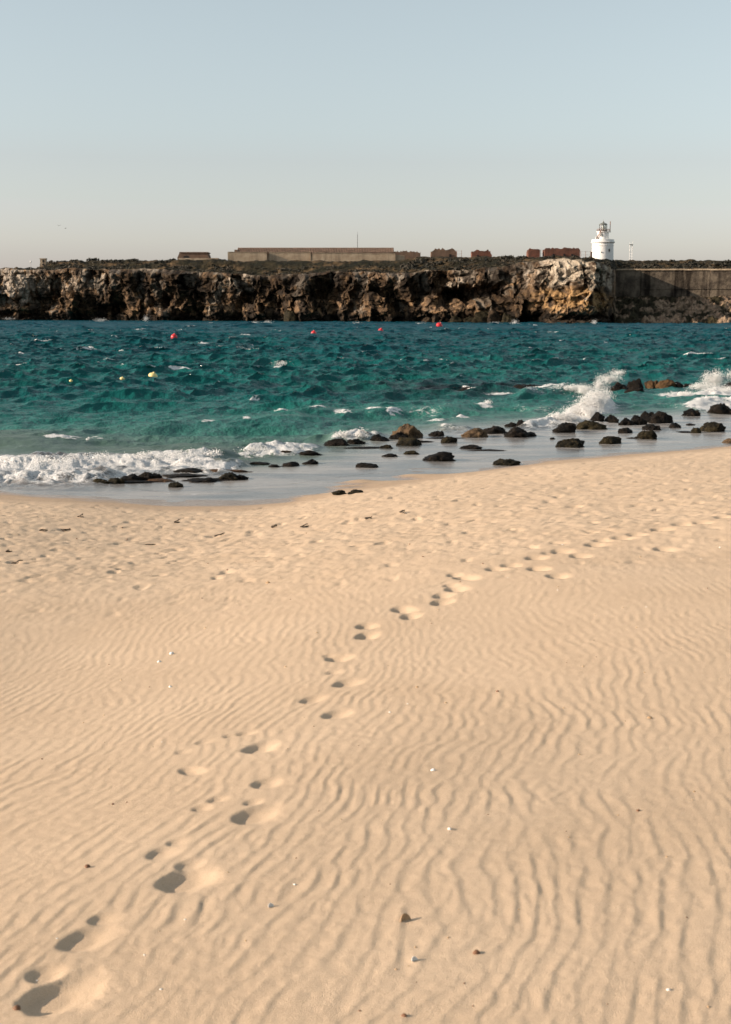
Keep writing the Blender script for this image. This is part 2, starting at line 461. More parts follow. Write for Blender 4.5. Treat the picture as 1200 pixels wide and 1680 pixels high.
M = dict(
    sand=mat_sand(), water=mat_water(), spray=mat_spray(), cliff=mat_cliff(), scrub=mat_scrub(),
    dark=mat_rock('dark_wet_rock', (0.004, 0.0034, 0.003), (0.014, 0.010, 0.007), (0.040, 0.027, 0.015), rough=0.6),
    tan=mat_rock('tan_rock', (0.016, 0.011, 0.007), (0.13, 0.083, 0.046), (0.22, 0.15, 0.088), 0.36, 0.56, 0.75),
    foot=mat_rock('brown_cliff_boulder', (0.010, 0.008, 0.006), (0.05, 0.033, 0.020), (0.11, 0.07, 0.038), 0.40, 0.6, 0.85, 0.6),
    brown=mat_rock('golden_brown_rock', (0.012, 0.008, 0.005), (0.085, 0.048, 0.022), (0.20, 0.12, 0.055), 0.38, 0.58, 0.7),
    slab=mat_rock('rusty_slab_rock', (0.02, 0.013, 0.009), (0.10, 0.052, 0.025), (0.16, 0.095, 0.05), 0.36, 0.56, 0.5),
    moss=mat_rock('mossy_rock', (0.008, 0.007, 0.004), (0.028, 0.022, 0.010), (0.085, 0.060, 0.028), 0.4, 0.6, 0.7),
    white=mat_plain('white_paint', (0.80, 0.78, 0.74), 0.55, var=0.04, scale=0.8),
    stone=mat_masonry('pale_stone', (0.46, 0.36, 0.25), (0.33, 0.245, 0.165), 0.5, 0.35),
    brick=mat_masonry('red_brick', (0.20, 0.085, 0.056), (0.12, 0.060, 0.044), 0.8, 0.3),
    brick2=mat_masonry('brown_brick', (0.20, 0.125, 0.085), (0.14, 0.095, 0.068), 0.8, 0.3),
    tile=mat_masonry('clay_tile', (0.24, 0.155, 0.11), (0.17, 0.115, 0.08), 0.6, 0.2, False),
    concrete=mat_masonry('stained_concrete', (0.17, 0.135, 0.098), (0.060, 0.047, 0.036), 0.35, 0.95, True, .9),
    hollow=mat_plain('dark_hollow', (0.012, 0.010, 0.009), 0.9),
    iron=mat_plain('grey_iron', (0.10, 0.10, 0.095), 0.5, 0.6), rust=mat_plain('rusty_iron', (0.24, 0.10, 0.05), 0.7),
    copper=mat_plain('weathered_lead', (0.22, 0.23, 0.20), 0.5, 0.3),
    glass=mat_glass(), lens=mat_plain('lamp_lens', (0.55, 0.52, 0.42), 0.2),
    red=mat_plain('red_plastic', (0.62, 0.025, 0.030), 0.35, var=0.06), yellow=mat_plain('yellow_plastic', (0.85, 0.68, 0.28), 0.4, var=0.08),
    rope=mat_plain('wet_rope', (0.08, 0.07, 0.05), 0.8), steel=mat_plain('galvanised_steel', (0.45, 0.45, 0.44), 0.5, 0.3),
    shell=mat_plain('white_shell', (0.78, 0.74, 0.68), 0.5, var=0.12, scale=60), pebble=mat_plain('brown_pebble', (0.22, 0.10, 0.045), 0.7, var=0.25, scale=60),
    orange=mat_plain('tan_pebble', (0.50, 0.32, 0.17), 0.7, var=0.2, scale=60), weed=mat_plain('dried_weed', (0.07, 0.045, 0.022), 0.8, var=0.25, scale=40),
    feather=mat_plain('bird_feathers', (0.12, 0.11, 0.10), 0.8),
)

# ------------------------------------------------------------------ the beach
_wl = [(-900, 770), (-300, 795), (0, 806), (180, 815), (300, 824), (420, 823), (500, 812), (560, 800), (610, 792), (700, 778), (770, 768), (830, 763), (880, 755), (1000, 745), (1200, 728), (1500, 706), (2000, 680)]
_wp = np.array([at_z(a, b, 0.0) for a, b in _wl])
_xs = np.linspace(-60, 60, 2401)
_yw = np.interp(_xs, _wp[:, 0], _wp[:, 1])
_k = np.exp(-0.5 * (np.arange(-24, 25) / 7.0) ** 2); _k /= _k.sum()
_yw = np.convolve(np.pad(_yw, 24, mode='edge'), _k, 'valid')
def y_w(x): return np.interp(x, _xs, _yw)
_ss = np.linspace(-700, 120, 16401)
_sz = np.interp(_ss, [-700, -60, -22, -10, -5, -2, -0.7, 0, 0.7, 2.2, 8, 16, 20, 26, 60, 120],
                [-20, -4, -1.6, -0.75, -0.24, -0.07, -0.025, 0, 0.022, 0.15, 0.66, 1.28, 1.53, 1.63, 1.8, 2.2])
_k2 = np.exp(-0.5 * (np.arange(-20, 21) / 6.0) ** 2); _k2 /= _k2.sum()
_sz = np.convolve(np.pad(_sz, 20, mode='edge'), _k2, 'valid')
def shore_s(x, y): return (y_w(x) - y) * 0.95
def beach_z(x, y):
    s = shore_s(x, y)
    z = np.interp(s, _ss, _sz)
    z = z + 0.045 * fb2(x * 0.22, y * 0.22, 2, 5) * sm(1.5, 8, s)
    # sand spits and pools at the water's edge
    z = z + 0.070 * fb2(x * 0.45, y * 1.3, 3, 8) * np.exp(-((s + 0.4) / 1.7) ** 2) * (0.25 + sm(-2.0, -0.2, x) * sm(2.6, 0.6, x))
    return z
def on_beach(px, py):
    d = 10.0
    for _ in range(60):
        p = at_d(px, py, d)
        e = p[2] - float(beach_z(p[0], p[1]))
        r = ray(px, py)
        d += e / (-r[2] / r[1]) * 0.8
        d = max(1.0, min(d, 60))
    p = at_d(px, py, d); p[2] = float(beach_z(p[0], p[1]))
    return p

# wind ripples: phase of narrow-band complex noise, so that crests fork and end as real ones do
RN, RL = 2048, 16.0
def ripple_tile(lam, sx, sy, seed):
    r = np.random.default_rng(seed)
    k = np.fft.fftfreq(RN, RL / RN)
    kx, ky = np.meshgrid(k, k)
    filt = np.exp(-((kx - 1 / lam) / sx) ** 2 - (ky / sy) ** 2)
    z = np.fft.ifft2(filt * np.fft.fft2(r.normal(size=(RN, RN)) + 1j * r.normal(size=(RN, RN))))
    z /= np.sqrt(np.mean(np.abs(z) ** 2))
    ph = np.angle(z); am = np.clip(np.abs(z), 0, 1.25)
    # gentle stoss slope, steep lee slope
    q = (ph / (2 * np.pi)) % 1.0
    prof = np.where(q < 0.78, (q / 0.78) ** 1.2, 1 - sm(0, 1, (q - 0.78) / 0.22)) - 0.5
    return prof * np.minimum(am * 1.15, 1.0)
R1 = ripple_tile(0.066, 2.6, 3.8, 11)
R2 = ripple_tile(0.050, 5.0, 9.0, 12)

_rows = [-40, -15, -6, -3, -1.5, 0, 0.8, 1.4, 1.9]
y = 2.3
while y < 40: _rows.append(y); y += 0.00165 * y ** 1.4
while y < 900: _rows.append(y); y *= 1.12
_ry = np.array(_rows)
_t = list(np.linspace(-0.46, 0.46, 580))
e = 0.46
st = 0.0016
while e < 2.6: st *= 1.018 if e < 1.0 else 1.2; e += st; _t.append(e); _t.insert(0, -e)
_t = np.array(_t)
SY = np.repeat(_ry[:, None], len(_t), 1)
SX = _t[None, :] * np.maximum(2.5, np.abs(SY))
SZ = beach_z(SX, SY)
s_ = shore_s(SX, SY)
near = SY < 45
# ripple field
wx = SX + 0.10 * pn2(SX * 1.0, SY * 0.9, 21) + 0.026 * pn2(SX * 3.6, SY * 3.4, 23) + 0.009 * pn2(SX * 10, SY * 9, 24)
_gy = np.linspace(-50, 1000, 42001); _gm = 0.04 + 0.17 * sm(8, 4, _gy)
_gi = np.cumsum(_gm) * (_gy[1] - _gy[0])
shear = np.interp(SY, _gy, _gi) + 0.09 * sm(0.6, -1.2, SX) * (SY - 4.0) * sm(11, 5, SY)
rp = tile_sample(R1, wx - shear, SY * 0.85 + 3.0, RL)
rp2 = tile_sample(R2, wx * 1.02 - shear + 1.7, SY, RL)
patch = 0.62 + 0.50 * sm(-0.6, 0.6, fb2(SX * 1.1, SY * 0.9, 3, 31))
fade_r = sm(17, 9, SY) * sm(1.0, 3.0, s_)
patch = patch * (0.74 + 0.42 * sm(-.45, .45, fb2(SX * 4.2, SY * 3.0, 2, 33)))
amp = 0.0030 * patch * (0.85 + 0.15 * sm(10.5, 5.5, SY)) * fade_r
H = rp * amp + rp2 * 0.0015 * patch * fade_r
# trampled, wind-pitted sand farther down the beach
rough_m = sm(8.0, 14.0, SY) * sm(0.8, 2.6, s_) * near
pit = fb2(SX * 4.6 + 0.5 * pn2(SX, SY, 41), SY * 3.0, 4, 42, 0.6)
H = H + rough_m * (0.0095 * pit + 0.0055 * fb2(SX * 13, SY * 8, 2, 46) - 0.026 * sm(0.5, 0.95, fb2(SX * 5.0, SY * 2.6, 2, 47)))
H = H + 0.0012 * fb2(SX * 20, SY * 20, 3, 50) * sm(14, 6, SY)

# footprints: (x, y in the photo at the hollow's middle, half length m, half width m, depth m, heading deg)
PRINTS = [(92, 1633, .150, .105, .055, 55), (72, 1598, .07, .06, .030, 40), (140, 1540, .125, .075, .036, 60), (165, 1508, .060, .050, .024, 40),
          (303, 1443, .150, .100, .055, 60), (310, 1418, .07, .05, .026, 40), (262, 1399, .085, .055, .026, 60), (287, 1382, .05, .04, .018, 50),
          (412, 1338, .140, .090, .046, 60), (414, 1316, .05, .04, .02, 50), (330, 1326, .05, .045, .02, 40), (356, 1311, .055, .04, .02, 50),
          (424, 1226, .135, .085, .048, 65), (400, 1203, .065, .05, .028, 40), (378, 1207, .05, .04, .018, 40), (312, 1265, .100, .060, .032, 120), (436, 1284, .100, .07, .030, 60),
          (332, 1218, .055, .04, .018, 50), (298, 1234, .05, .04, .016, 50), (548, 1172, .115, .080, .040, 55), (510, 1148, .105, .07, .034, 60),
          (565, 1121, .120, .080, .042, 60), (546, 1103, .06, .05, .022, 50), (553, 1080, .115, .080, .042, 90), (540, 1076, .05, .04, .02, 40),
          (600, 1043, .115, .075, .040, 80), (599, 1027, .10, .07, .036, 80), (660, 1000, .130, .08, .036, 100), (672, 1011, .10, .07, .034, 80),
          (722, 988, .11, .075, .036, 80), (724, 977, .11, .075, .034, 80), (748, 966, .12, .08, .040, 90), (762, 947, .14, .09, .046, 100), (745, 943, .10, .06, .03, 90),
          (738, 960, .08, .06, .03, 90), (812, 933, .13, .08, .034, 100), (838, 927, .12, .08, .036, 100), (880, 933, .12, .08, .044, 100), (878, 915, .13, .09, .042, 95), (914, 945, .12, .08, .042, 95),
          (920, 904, .15, .09, .040, 100), (900, 907, .10, .07, .03, 100), (950, 912, .12, .08, .036, 100), (976, 893, .14, .09, .042, 100), (988, 886, .13, .08, .038, 100), (1022, 882, .14, .1, .044, 95), (1042, 876, .14, .09, .042, 95),
          (1085, 868, .15, .1, .048, 95), (1090, 901, .13, .09, .04, 95), (1120, 860, .16, .1, .048, 95), (1152, 857, .14, .09, .044, 95), (1188, 848, .16, .1, .046, 95), (1210, 843, .15, .09, .044, 95),
          (105, 869, .16, .09, .040, 100), (22, 922, .15, .08, .040, 95), (248, 893, .14, .08, .036, 95), (215, 886, .12, .07, .03, 95), (350, 880, .15, .09, .036, 95), (505, 864, .14, .08, .036, 95), (415, 877, .14, .08, .03, 95), (570, 858, .14, .07, .034, 95), (190, 930, .10, .07, .026, 90)]
_r = random.Random(5)
for _ in range(20):                      # older, wind-softened prints trampled below the tide line
    PRINTS.append((_r.uniform(-60, 1260), _r.uniform(0, 1) ** 1.3 * 70 + 800, _r.uniform(.09, .15), _r.uniform(.06, .09), _r.uniform(.014, .028), _r.uniform(60, 125)))
flat_m = np.ones_like(SX)
Hp = np.zeros_like(SX)
for (px, py, la, lb, dep, hd) in PRINTS:
    c = on_beach(px, py)
    if float(shore_s(c[0], c[1])) < 1.6: continue
    R = 0.55; dep *= 0.43 + 0.28 * float(sm(6, 9, c[1])); la *= .74 + .2 * float(sm(6, 9, c[1])); lb *= .74 + .2 * float(sm(6, 9, c[1]))
    i0, i1 = np.searchsorted(_ry, [c[1] - R, c[1] + R])
    if i1 <= i0: continue
    X, Y = SX[i0:i1] - c[0], SY[i0:i1] - c[1]
    a = math.radians(hd)
    u = X * math.cos(a) + Y * math.sin(a); v = -X * math.sin(a) + Y * math.cos(a)
    wob = 0.20 * pn2(X * 9 + px, Y * 9, 61)
    q = np.sqrt((u / la) ** 2 + (v / lb) ** 2) * (1 + wob)
    lee = np.clip(X / lb, -1.2, 2.5)                      # the windward (left) wall stays steep, the other has slumped
    sl_ = sm(-0.9, 1.0, lee)
    qq = q / (1 + 0.55 * sl_)
    bowl = 1 - sm(0.45 - 0.35 * sl_, 1.03, qq)
    rim = np.exp(-((qq - 1.15) / 0.17) ** 2) * (1 - sl_)
    crumb = fb2(X * 28 + px, Y * 28, 2, 63) * np.exp(-((qq - .95) / .3) ** 2)
    Hp[i0:i1] = np.minimum(Hp[i0:i1], -dep * bowl) + 0.14 * dep * rim + 0.10 * dep * crumb
    flat_m[i0:i1] *= sm(0.85, 1.45, qq)
SZ = SZ + H * (0.12 + 0.88 * flat_m) + Hp
wet = sm(0.045, 0.012, SZ + 0.012 * fb2(SX * 0.8, SY * 0.8, 2, 71)) * sm(-300, -100, -SY)
damp = sm(0.20, 0.05, SZ + 0.04 * fb2(SX * 0.5, SY * 0.9, 3, 72))
beach = link('beach_sand', grid_mesh('beach_sand', np.stack([SX, SY, SZ], -1), dict(wet=wet, damp=damp)), M['sand'])
tag(beach, 'rippled golden sand beach with a line of footprints', None, kind='structure')

# ------------------------------------------------------------------ the sea
def ocean(N, L, lp, lmin, lmax, wdir, spread, seed):
    r = np.random.default_rng(seed)
    k1 = np.fft.fftfreq(N, L / N) * 2 * np.pi
    kx, ky = np.meshgrid(k1, k1)
    k = np.hypot(kx, ky); k[0, 0] = 1e-6
    kp = 2 * np.pi / lp
    S = k ** -4.0 * np.exp(-1.25 * (kp / k) ** 2)
    c = (kx * wdir[0] + ky * wdir[1]) / k
    S *= np.where(c > 0, np.abs(c) ** spread, 0.02 * np.abs(c) ** spread)
    S *= (k > 2 * np.pi / lmax) * np.exp(-(k / (2 * np.pi / lmin)) ** 4)
    S[0, 0] = 0
    A = np.sqrt(S) * (r.normal(size=(N, N)) + 1j * r.normal(size=(N, N)))
    h = np.fft.ifft2(A).real; sd = h.std()
    dx = np.fft.ifft2(-1j * kx / k * A).real; dy = np.fft.ifft2(-1j * ky / k * A).real
    return h / sd, dx / sd, dy / sd
WD = np.array([0.42, -0.91]); WD /= np.linalg.norm(WD)
O1 = ocean(512, 118.0, 6.2, 0.8, 24, WD, 2.0, 5)
O2 = ocean(512, 19.7, 2.2, 0.16, 2.6, WD, 1.5, 6)
CH = 1.35
sd1 = 0.125
def jac(o, L, sd):
    N = o[0].shape[0]; g = L / N
    d = lambda a, ax: (np.roll(a, -1, ax) - np.roll(a, 1, ax)) / (2 * g)
    return (1 - CH * sd * d(o[1], 1)) * (1 - CH * sd * d(o[2], 0)) - (CH * sd) ** 2 * d(o[1], 0) * d(o[2], 1)
J1 = jac(O1, 118.0, sd1)
rows = [19.0, 20.0]
y = 20.4
while y < 500: rows.append(y); y += 0.055 + 0.00155 * y
while y < 9000: rows.append(y); y *= 1.2
wy = np.array(rows)
tt = list(np.linspace(-0.30, 0.30, 470)); e = 0.30; st = 0.0016
while e < 2.2: st *= 1.18; e += st; tt.append(e); tt.insert(0, -e)
tt = np.array(tt)
WY = np.repeat(wy[:, None], len(tt), 1)
WX = tt[None, :] * WY
off = -shore_s(WX, WY)                                     # metres offshore
left = sm(1.5, -3.0, WX)                                   # the open, rock-free side
amp = left * sm(3.5, 13, off) + (1 - left) * sm(7.0, 15, off)
amp = amp * (0.55 + 0.45 * sm(14, 40, off))
swf = sm(520, 300, WY)
u2, v2 = WX * math.cos(0.3) + WY * math.sin(0.3), -WX * math.sin(0.3) + WY * math.cos(0.3)
h1, a1, b1 = (tile_sample(q, WX, WY, 118.0) * sd1 for q in O1)
h2, a2, b2 = (tile_sample(q, u2, v2, 19.7) * 0.055 for q in O2)
a2, b2 = a2 * math.cos(0.3) - b2 * math.sin(0.3), a2 * math.sin(0.3) + b2 * math.cos(0.3)
far_f = sm(340, 120, WY)
gust = 0.75 + 0.5 * sm(-0.5, 0.6, fb2(WX * 0.03, WY * 0.02, 2, 77))
WZ = (h1 * amp * gust + h2 * amp * (0.3 + 0.7 * far_f)) * swf
DX = (a1 * amp * gust + a2 * amp * far_f) * CH * swf
DY = (b1 * amp * gust + b2 * amp * far_f) * CH * swf
DX, DY = -DX, -DY
_q1, _q0 = np.quantile(J1, .022), np.quantile(J1, .004)
foam = sm(_q1, _q0, tile_sample(J1, WX, WY, 118.0)) * 0.85 * amp * sm(400, 200, WY) * sm(0.1, 0.6, fb2(WX * 0.07, WY * 0.05, 2, 79) + 0.15)
def win(y0, y1): return slice(*np.searchsorted(wy, [y0, y1]))
# whitecaps: x, y in the photo, width in pixels, strength
CAPS = [(333, 563, 34, 1.0), (463, 598, 40, 1.25), (307, 608, 44, 1.0), (405, 549, 22, .8), (425, 565, 26, .7), (82, 595, 36, .85), (28, 580, 24, .7), (30, 597, 30, .6),
        (55, 549, 12, .9), (100, 571, 22, .6), (145, 570, 12, .7), (165, 572, 22, .6), (312, 534, 26, .7), (350, 530, 18, .6), (470, 570, 18, .6), (158, 594, 22, .5),
        (418, 598, 14, .5), (268, 600, 14, .7), (100, 717, 50, 1.0), (155, 712, 24, .7), (462, 675, 26, .9), (520, 674, 34, 1.0), (568, 676, 26, .9), (618, 671, 22, .8), (648, 673, 22, .9),
        (405, 690, 10, .7), (340, 692, 18, .6), (800, 662, 20, 1.0), (715, 686, 20, .8), (753, 681, 18, .9), (735, 665, 16, .5), (700, 538, 20, .7), (880, 533, 24, .5), (730, 588, 12, .6), (870, 572, 16, .6), (845, 586, 14, .5), (900, 575, 14, .4), (575, 560, 16, .4),
        (560, 598, 12, .5), (530, 628, 10, .5), (415, 652, 26, .5), (655, 586, 14, .5), (767, 637, 14, .9), (830, 640, 60, .8), (900, 638, 60, 1.0), (945, 636, 50, 1.1), (860, 633, 30, .8),
        (15, 566, 20, .6), (230, 545, 14, .5), (190, 553, 14, .5), (505, 582, 14, .5), (1000, 560, 16, .5), (1080, 572, 14, .4), (960, 590, 14, .4), (1140, 553, 14, .4)]
for (px, py, w, k) in CAPS:
    c = at_z(px, py, 0.12)
    hw = w / 2 * c[1] / F_PX * 1.1; hy = max(0.45, hw * 0.55)
    sl = win(c[1] - 5 * hy - 1, c[1] + 5 * hy + 1)
    X, Y = WX[sl] - c[0], WY[sl] - c[1] + 0.35 * hw * pn2(WX[sl] / hw, WY[sl] / hw, int(px))
    g = np.exp(-(X / hw) ** 2 - (Y / hy) ** 2)
    tail = np.exp(-(X / (hw * 1.5)) ** 2 - ((Y - hy) / (hy * 1.4)) ** 2)
    foam[sl] = np.maximum(foam[sl], np.minimum(k * 1.25 * g * np.clip(.95 + 1.1 * fb2(WX[sl] * 1.6 / max(hw, .3), WY[sl] * 2.4 / max(hw, .3), 3, 91), 0, 2) + 0.30 * k * tail, 1.1))
    lump = 1 + 0.7 * fb2(WX[sl] * 3.0, WY[sl] * 3.0, 3, 90)
    WZ[sl] += (.7 if py > 655 else 1.0) * k * min(0.26, 0.08 + 0.09 * hw) * g * lump
# long crests rolling in over the shelf: polyline of the crest in the photo, height, steepness, foam
CZ = np.zeros_like(WZ)
def crest(pts, hgt, front, back, foam_k, lump_k, edge=40, seed=0, foam_off=0.0, fw=1.0):
    P = np.array([at_z(a, b, 0.0) for a, b in pts])
    o = np.argsort(P[:, 0]); P = P[o]
    sl = win(P[:, 1].min() - 4 - back, P[:, 1].max() + 5 + 3 * back)
    X, Y = WX[sl], WY[sl]
    yc = np.interp(X, P[:, 0], P[:, 1]) + 0.5 * pn2(X * 0.45, X * 0 + seed, seed) + 0.16 * pn2(X * 1.7, X * 0 + seed, seed + 2)
    en = sm(P[0, 0], P[0, 0] + edge, X) * sm(P[-1, 0], P[-1, 0] - edge, X)
    D = Y - yc                                            # >0 seaward
    prof = np.where(D > 0, np.exp(-(D / back) ** 2), np.exp(-(D / front) ** 2))
    lum = fb2(X * 1.8, Y * 1.8, 4, seed + 5, 0.62)
    hv = hgt * (0.75 + 0.45 * pn2(X * 0.5, X * 0 + 3, seed + 9))
    bil = np.abs(pn2(X * 1.5 + .4 * lum, Y * 1.5, seed + 6)) + .55 * np.abs(pn2(X * 3.4, Y * 3.4, seed + 7)) + .3 * np.abs(pn2(X * 8, Y * 8, seed + 8))
    nz = en * prof * hv * (1 + 0.10 * lump_k * lum) + en * lump_k * 0.12 * bil * np.exp(-((D + .8 * front) / (1.5 * front + .3)) ** 2)
    CZ[sl] = np.maximum(CZ[sl], nz)
    fm = np.where(D > foam_off, np.exp(-((D - foam_off) / (back * 0.35 * fw)) ** 2), np.exp(-((D - foam_off) / (front * 1.9 * fw + .3)) ** 2))
    foam[sl] = np.maximum(foam[sl], en * foam_k * fm * (1 + 0.32 * lum))
# main breaker on the left
crest([(-420, 752), (-150, 762), (0, 767), (80, 770), (160, 766), (240, 762), (320, 757), (370, 753), (410, 750)], 0.28, 0.70, 1.7, 0.92, 1.0, 1.2, 3, -0.50, 1.2)
crest([(270, 764), (330, 762), (375, 764), (420, 760)], 0.22, 0.45, 0.7, 1.1, 1.0, 0.5, 13, -0.3)
crest([(-420, 766), (-100, 782), (0, 786), (90, 786), (150, 784), (210, 780)], 0.10, 0.6, 1.0, 0.72, 1.0, 0.5, 23, -0.3)
crest([(380, 746), (440, 741), (480, 738), (520, 736), (540, 733)], 0.16, 0.5, 0.9, .95, 1.0, 0.5, 17, -0.2)
crest([(530, 724), (560, 722), (600, 719), (640, 716)], 0.12, 0.4, 0.8, 0.7, 1.0, 0.4, 19, -0.1)
# green swells standing up before they break
crest([(170, 712), (260, 702), (330, 697), (420, 697), (520, 694), (600, 698)], 0.30, 1.2, 2.6, 0.0, 0.2, 2.0, 31)
crest([(430, 683), (520, 681), (600, 680), (680, 677), (760, 676), (830, 680)], 0.30, 1.0, 2.2, 0.30, 0.3, 2.0, 33, 0.2, 0.5)
crest([(830, 652), (880, 648), (930, 646), (985, 648)], 0.42, 0.9, 1.8, 0.55, 0.5, 1.0, 35, 0.35, 0.6)
crest([(-400, 715), (-100, 726), (0, 730), (80, 731), (160, 733)], 0.24, 1.2, 2.4, 0.0, 0.2, 1.5, 37)
# surf among the rocks on the right
crest([(840, 703), (880, 697), (920, 692), (970, 690), (1010, 688)], 0.20, 0.5, 1.0, 0.9, .8, 0.6, 41, -0.1)
crest([(915, 689), (940, 684), (965, 678), (990, 668), (1006, 658)], 0.34, 0.7, 1.0, 1.1, 1.0, 0.5, 43, -0.1)
crest([(1050, 646), (1080, 649), (1120, 649), (1160, 648), (1230, 646), (1400, 640)], 0.12, 0.8, 1.2, 0.95, .7, 0.8, 45, -0.2, 1.2)
crest([(1110, 672), (1140, 668), (1180, 662), (1230, 660), (1400, 655)], 0.22, 0.8, 1.4, 0.85, 1.0, 0.6, 47, -0.2, 1.2)
crest([(700, 702), (750, 704), (790, 706)], 0.05, 0.5, 1.0, 0.5, 0.8, 0.5, 49, 0, 1.2)
WZ = WZ * (1 - 0.6 * sm(0.05, 0.3, CZ)) + CZ
foam = foam + 0.36 * np.clip(sm(6.5, 9.5, off) * sm(22, 12, off), 0, 1) * sm(0, 2.5, WX) * sm(0.0, 0.6, fb2(WX * 0.35, WY * 0.22, 3, 95) + 0.25) * sm(60, 50, WY)
# swash: thin foam lines on the flat water near the edge
foam = np.maximum(foam, 0.30 * np.exp(-((off - 1.2 - 0.8 * pn2(WX * 0.4, WX * 0, 97)) / 0.14) ** 2) * sm(-9, -4, -np.abs(WX + 2)))
calm = 1 - np.clip(amp * 1.6, 0, 1)
calm = np.where(foam > 0.25, calm * 0.5, calm)
WZ = WZ + calm * 0.004 * fb2(WX * 1.6, WY * 2.4, 3, 99) * sm(0.2, 2, off)
opac = left * sm(3.4, 6.5, off) + (1 - left) * sm(7.0, 11.5, off)
depth = np.clip(0.55 * sm(3, 26, off) + 0.45 * sm(20, 90, off), 0, 1)
depth = depth * (0.9 + 0.25 * fb2(WX * 0.08, WY * 0.05, 2, 101)) - 0.10 * sm(0.12, 0.45, WZ) * sm(60, 40, WY)
silt = left * sm(12.5, 7.0, off) * sm(1.0, 4.0, off) * 0.75
# the sunken reef
rc = [at_z(a, b, 0) for a, b in ((640, 645), (700, 642), (760, 640), (830, 640), (890, 637))]
reef = np.zeros_like(WX)
for c_, k_ in zip(rc, (.6, .9, 1.0, .85, .5)):
    reef = np.maximum(reef, k_ * np.exp(-((WX - c_[0]) / 2.6) ** 2 - ((WY - c_[1] - 1.0) / 4.6) ** 2))
reef = np.clip(reef * (0.9 + 0.8 * fb2(WX * 0.9, WY * 0.45, 3, 103)), 0, 0.92)
far_a = sm(70, 330, WY) * 0.9
P = np.stack([WX + DX, WY + DY, WZ], -1)
sea = link('sea_water', grid_mesh('sea_water', P, dict(foam=foam, depth=depth, opacity=opac, far=far_a, calm=calm, reef=reef, silt=silt)), M['water'])
tag(sea, 'choppy teal sea with whitecaps breaking onto the beach', None, kind='structure')

def spray_object(name, blobs, label, seed, mult=3.0, size=.45):
    """droplets thrown up by a breaking wave; blob = photo x, y, half width px, half height px, half depth m, distance row, count"""
    r = np.random.default_rng(seed)
    pts, sz = [], []
    for (px, py, rx, ry, dm, row, n) in blobs:
        n = int(n * mult)
        d = at_z(px, row, 0.0)[1]
        k = d / F_PX
        c = at_d(px, py, d)
        q = r.normal(size=(n, 3)) * 0.55
        ln = np.linalg.norm(q, axis=1)
        p = c + q * np.array([rx * k, dm, ry * k])
        keep = (fb3(p * 2.4, 3, 7) + 0.18 > (ln - 0.65) * 0.6) & (p[:, 2] > 0.0)
        p = p[keep]; ln = ln[keep]
        pts.append(p); sz.append(size * (0.010 + 0.030 * np.exp(-1.4 * ln)) * r.lognormal(0, 0.35, len(p)))
    pts = np.concatenate(pts); sz = np.concatenate(sz)
    o = np.array([(1, 0, 0), (-1, 0, 0), (0, 1, 0), (0, -1, 0), (0, 0, 1), (0, 0, -1)], float)
    f = np.array([(0, 2, 4), (2, 1, 4), (1, 3, 4), (3, 0, 4), (2, 0, 5), (1, 2, 5), (3, 1, 5), (0, 3, 5)])
    V = (pts[:, None, :] + o[None] * sz[:, None, None] * r.uniform(.7, 1.3, (len(pts), 6, 1))).reshape(-1, 3)
    Fc = (f[None] + 6 * np.arange(len(pts))[:, None, None]).reshape(-1, 3)
    ob = link(name, raw_mesh(name, V, Fc, True), M['spray'])
    return tag(ob, label, 'spray', None, 'stuff')
spray_object('sea_spray', [(925, 684, 28, 9, .35, 694, 1400), (955, 677, 34, 13, .5, 690, 2600), (972, 662, 28, 13, .5, 684, 2400), (982, 648, 24, 11, .6, 676, 1500), (960, 640, 26, 8, .6, 650, 1200),
                           (984, 632, 14, 12, .5, 640, 700), (1000, 621, 20, 9, .5, 632, 1000), (1014, 612, 18, 6, .5, 630, 350), (940, 636, 30, 6, .6, 648, 900), (890, 695, 30, 6, .3, 698, 900)],
             'white plume of spray bursting in front of the rocks', 1)
spray_object('sea_spray', [(1172, 622, 20, 14, .5, 642, 2200), (1180, 640, 34, 8, .6, 648, 1600), (1150, 634, 26, 7, .5, 644, 900), (1205, 616, 22, 14, .5, 642, 700), (1160, 655, 24, 9, .4, 664, 900), (1120, 646, 24, 5, .5, 650, 600), (1230, 640, 40, 12, .5, 646, 800)],
             'white spray splashing over the rocks at the right edge', 2)
spray_object('sea_spray', [(20, 760, 60, 9, .3, 782, 900), (90, 755, 50, 10, .3, 780, 1000), (160, 751, 40, 9, .3, 776, 1000), (230, 748, 45, 9, .3, 772, 1000), (290, 745, 40, 9, .3, 768, 900), (350, 744, 40, 8, .3, 764, 700), (420, 737, 30, 7, .3, 752, 600), (-60, 756, 60, 9, .3, 784, 500)],
             'foam drops tossed up along the breaker at left', 3, 1.0, .32)
spray_object('sea_spray', [(563, 713, 14, 6, .2, 722, 260), (588, 712, 14, 10, .2, 722, 420), (463, 596, 16, 6, .4, 604, 300), (145, 720, 2, 2, .2, 730, 30), (800, 660, 8, 4, .3, 666, 160), (515, 671, 16, 4, .3, 680, 200)],
             'small bursts of spray at the wave crests', 4)
spray_object('sea_spray', [(165, 525, 13, 4, 1.2, 529, 500), (240, 523, 6, 6, 1.0, 529, 500), (440, 528, 11, 3, 1, 531, 260), (418, 529, 9, 2, 1, 531, 200), (845, 529, 8, 5, 1, 532, 500), (812, 530, 12, 3, 1, 532, 300), (975, 529, 6, 5, 1, 533, 400), (15, 523, 12, 3, 1, 527, 260), (585, 530, 8, 3, 1, 531, 200), (690, 531, 8, 3, 1, 532, 200)],
             'white surf splashing at the foot of the far cliff', 5, 1.6, 1.2)

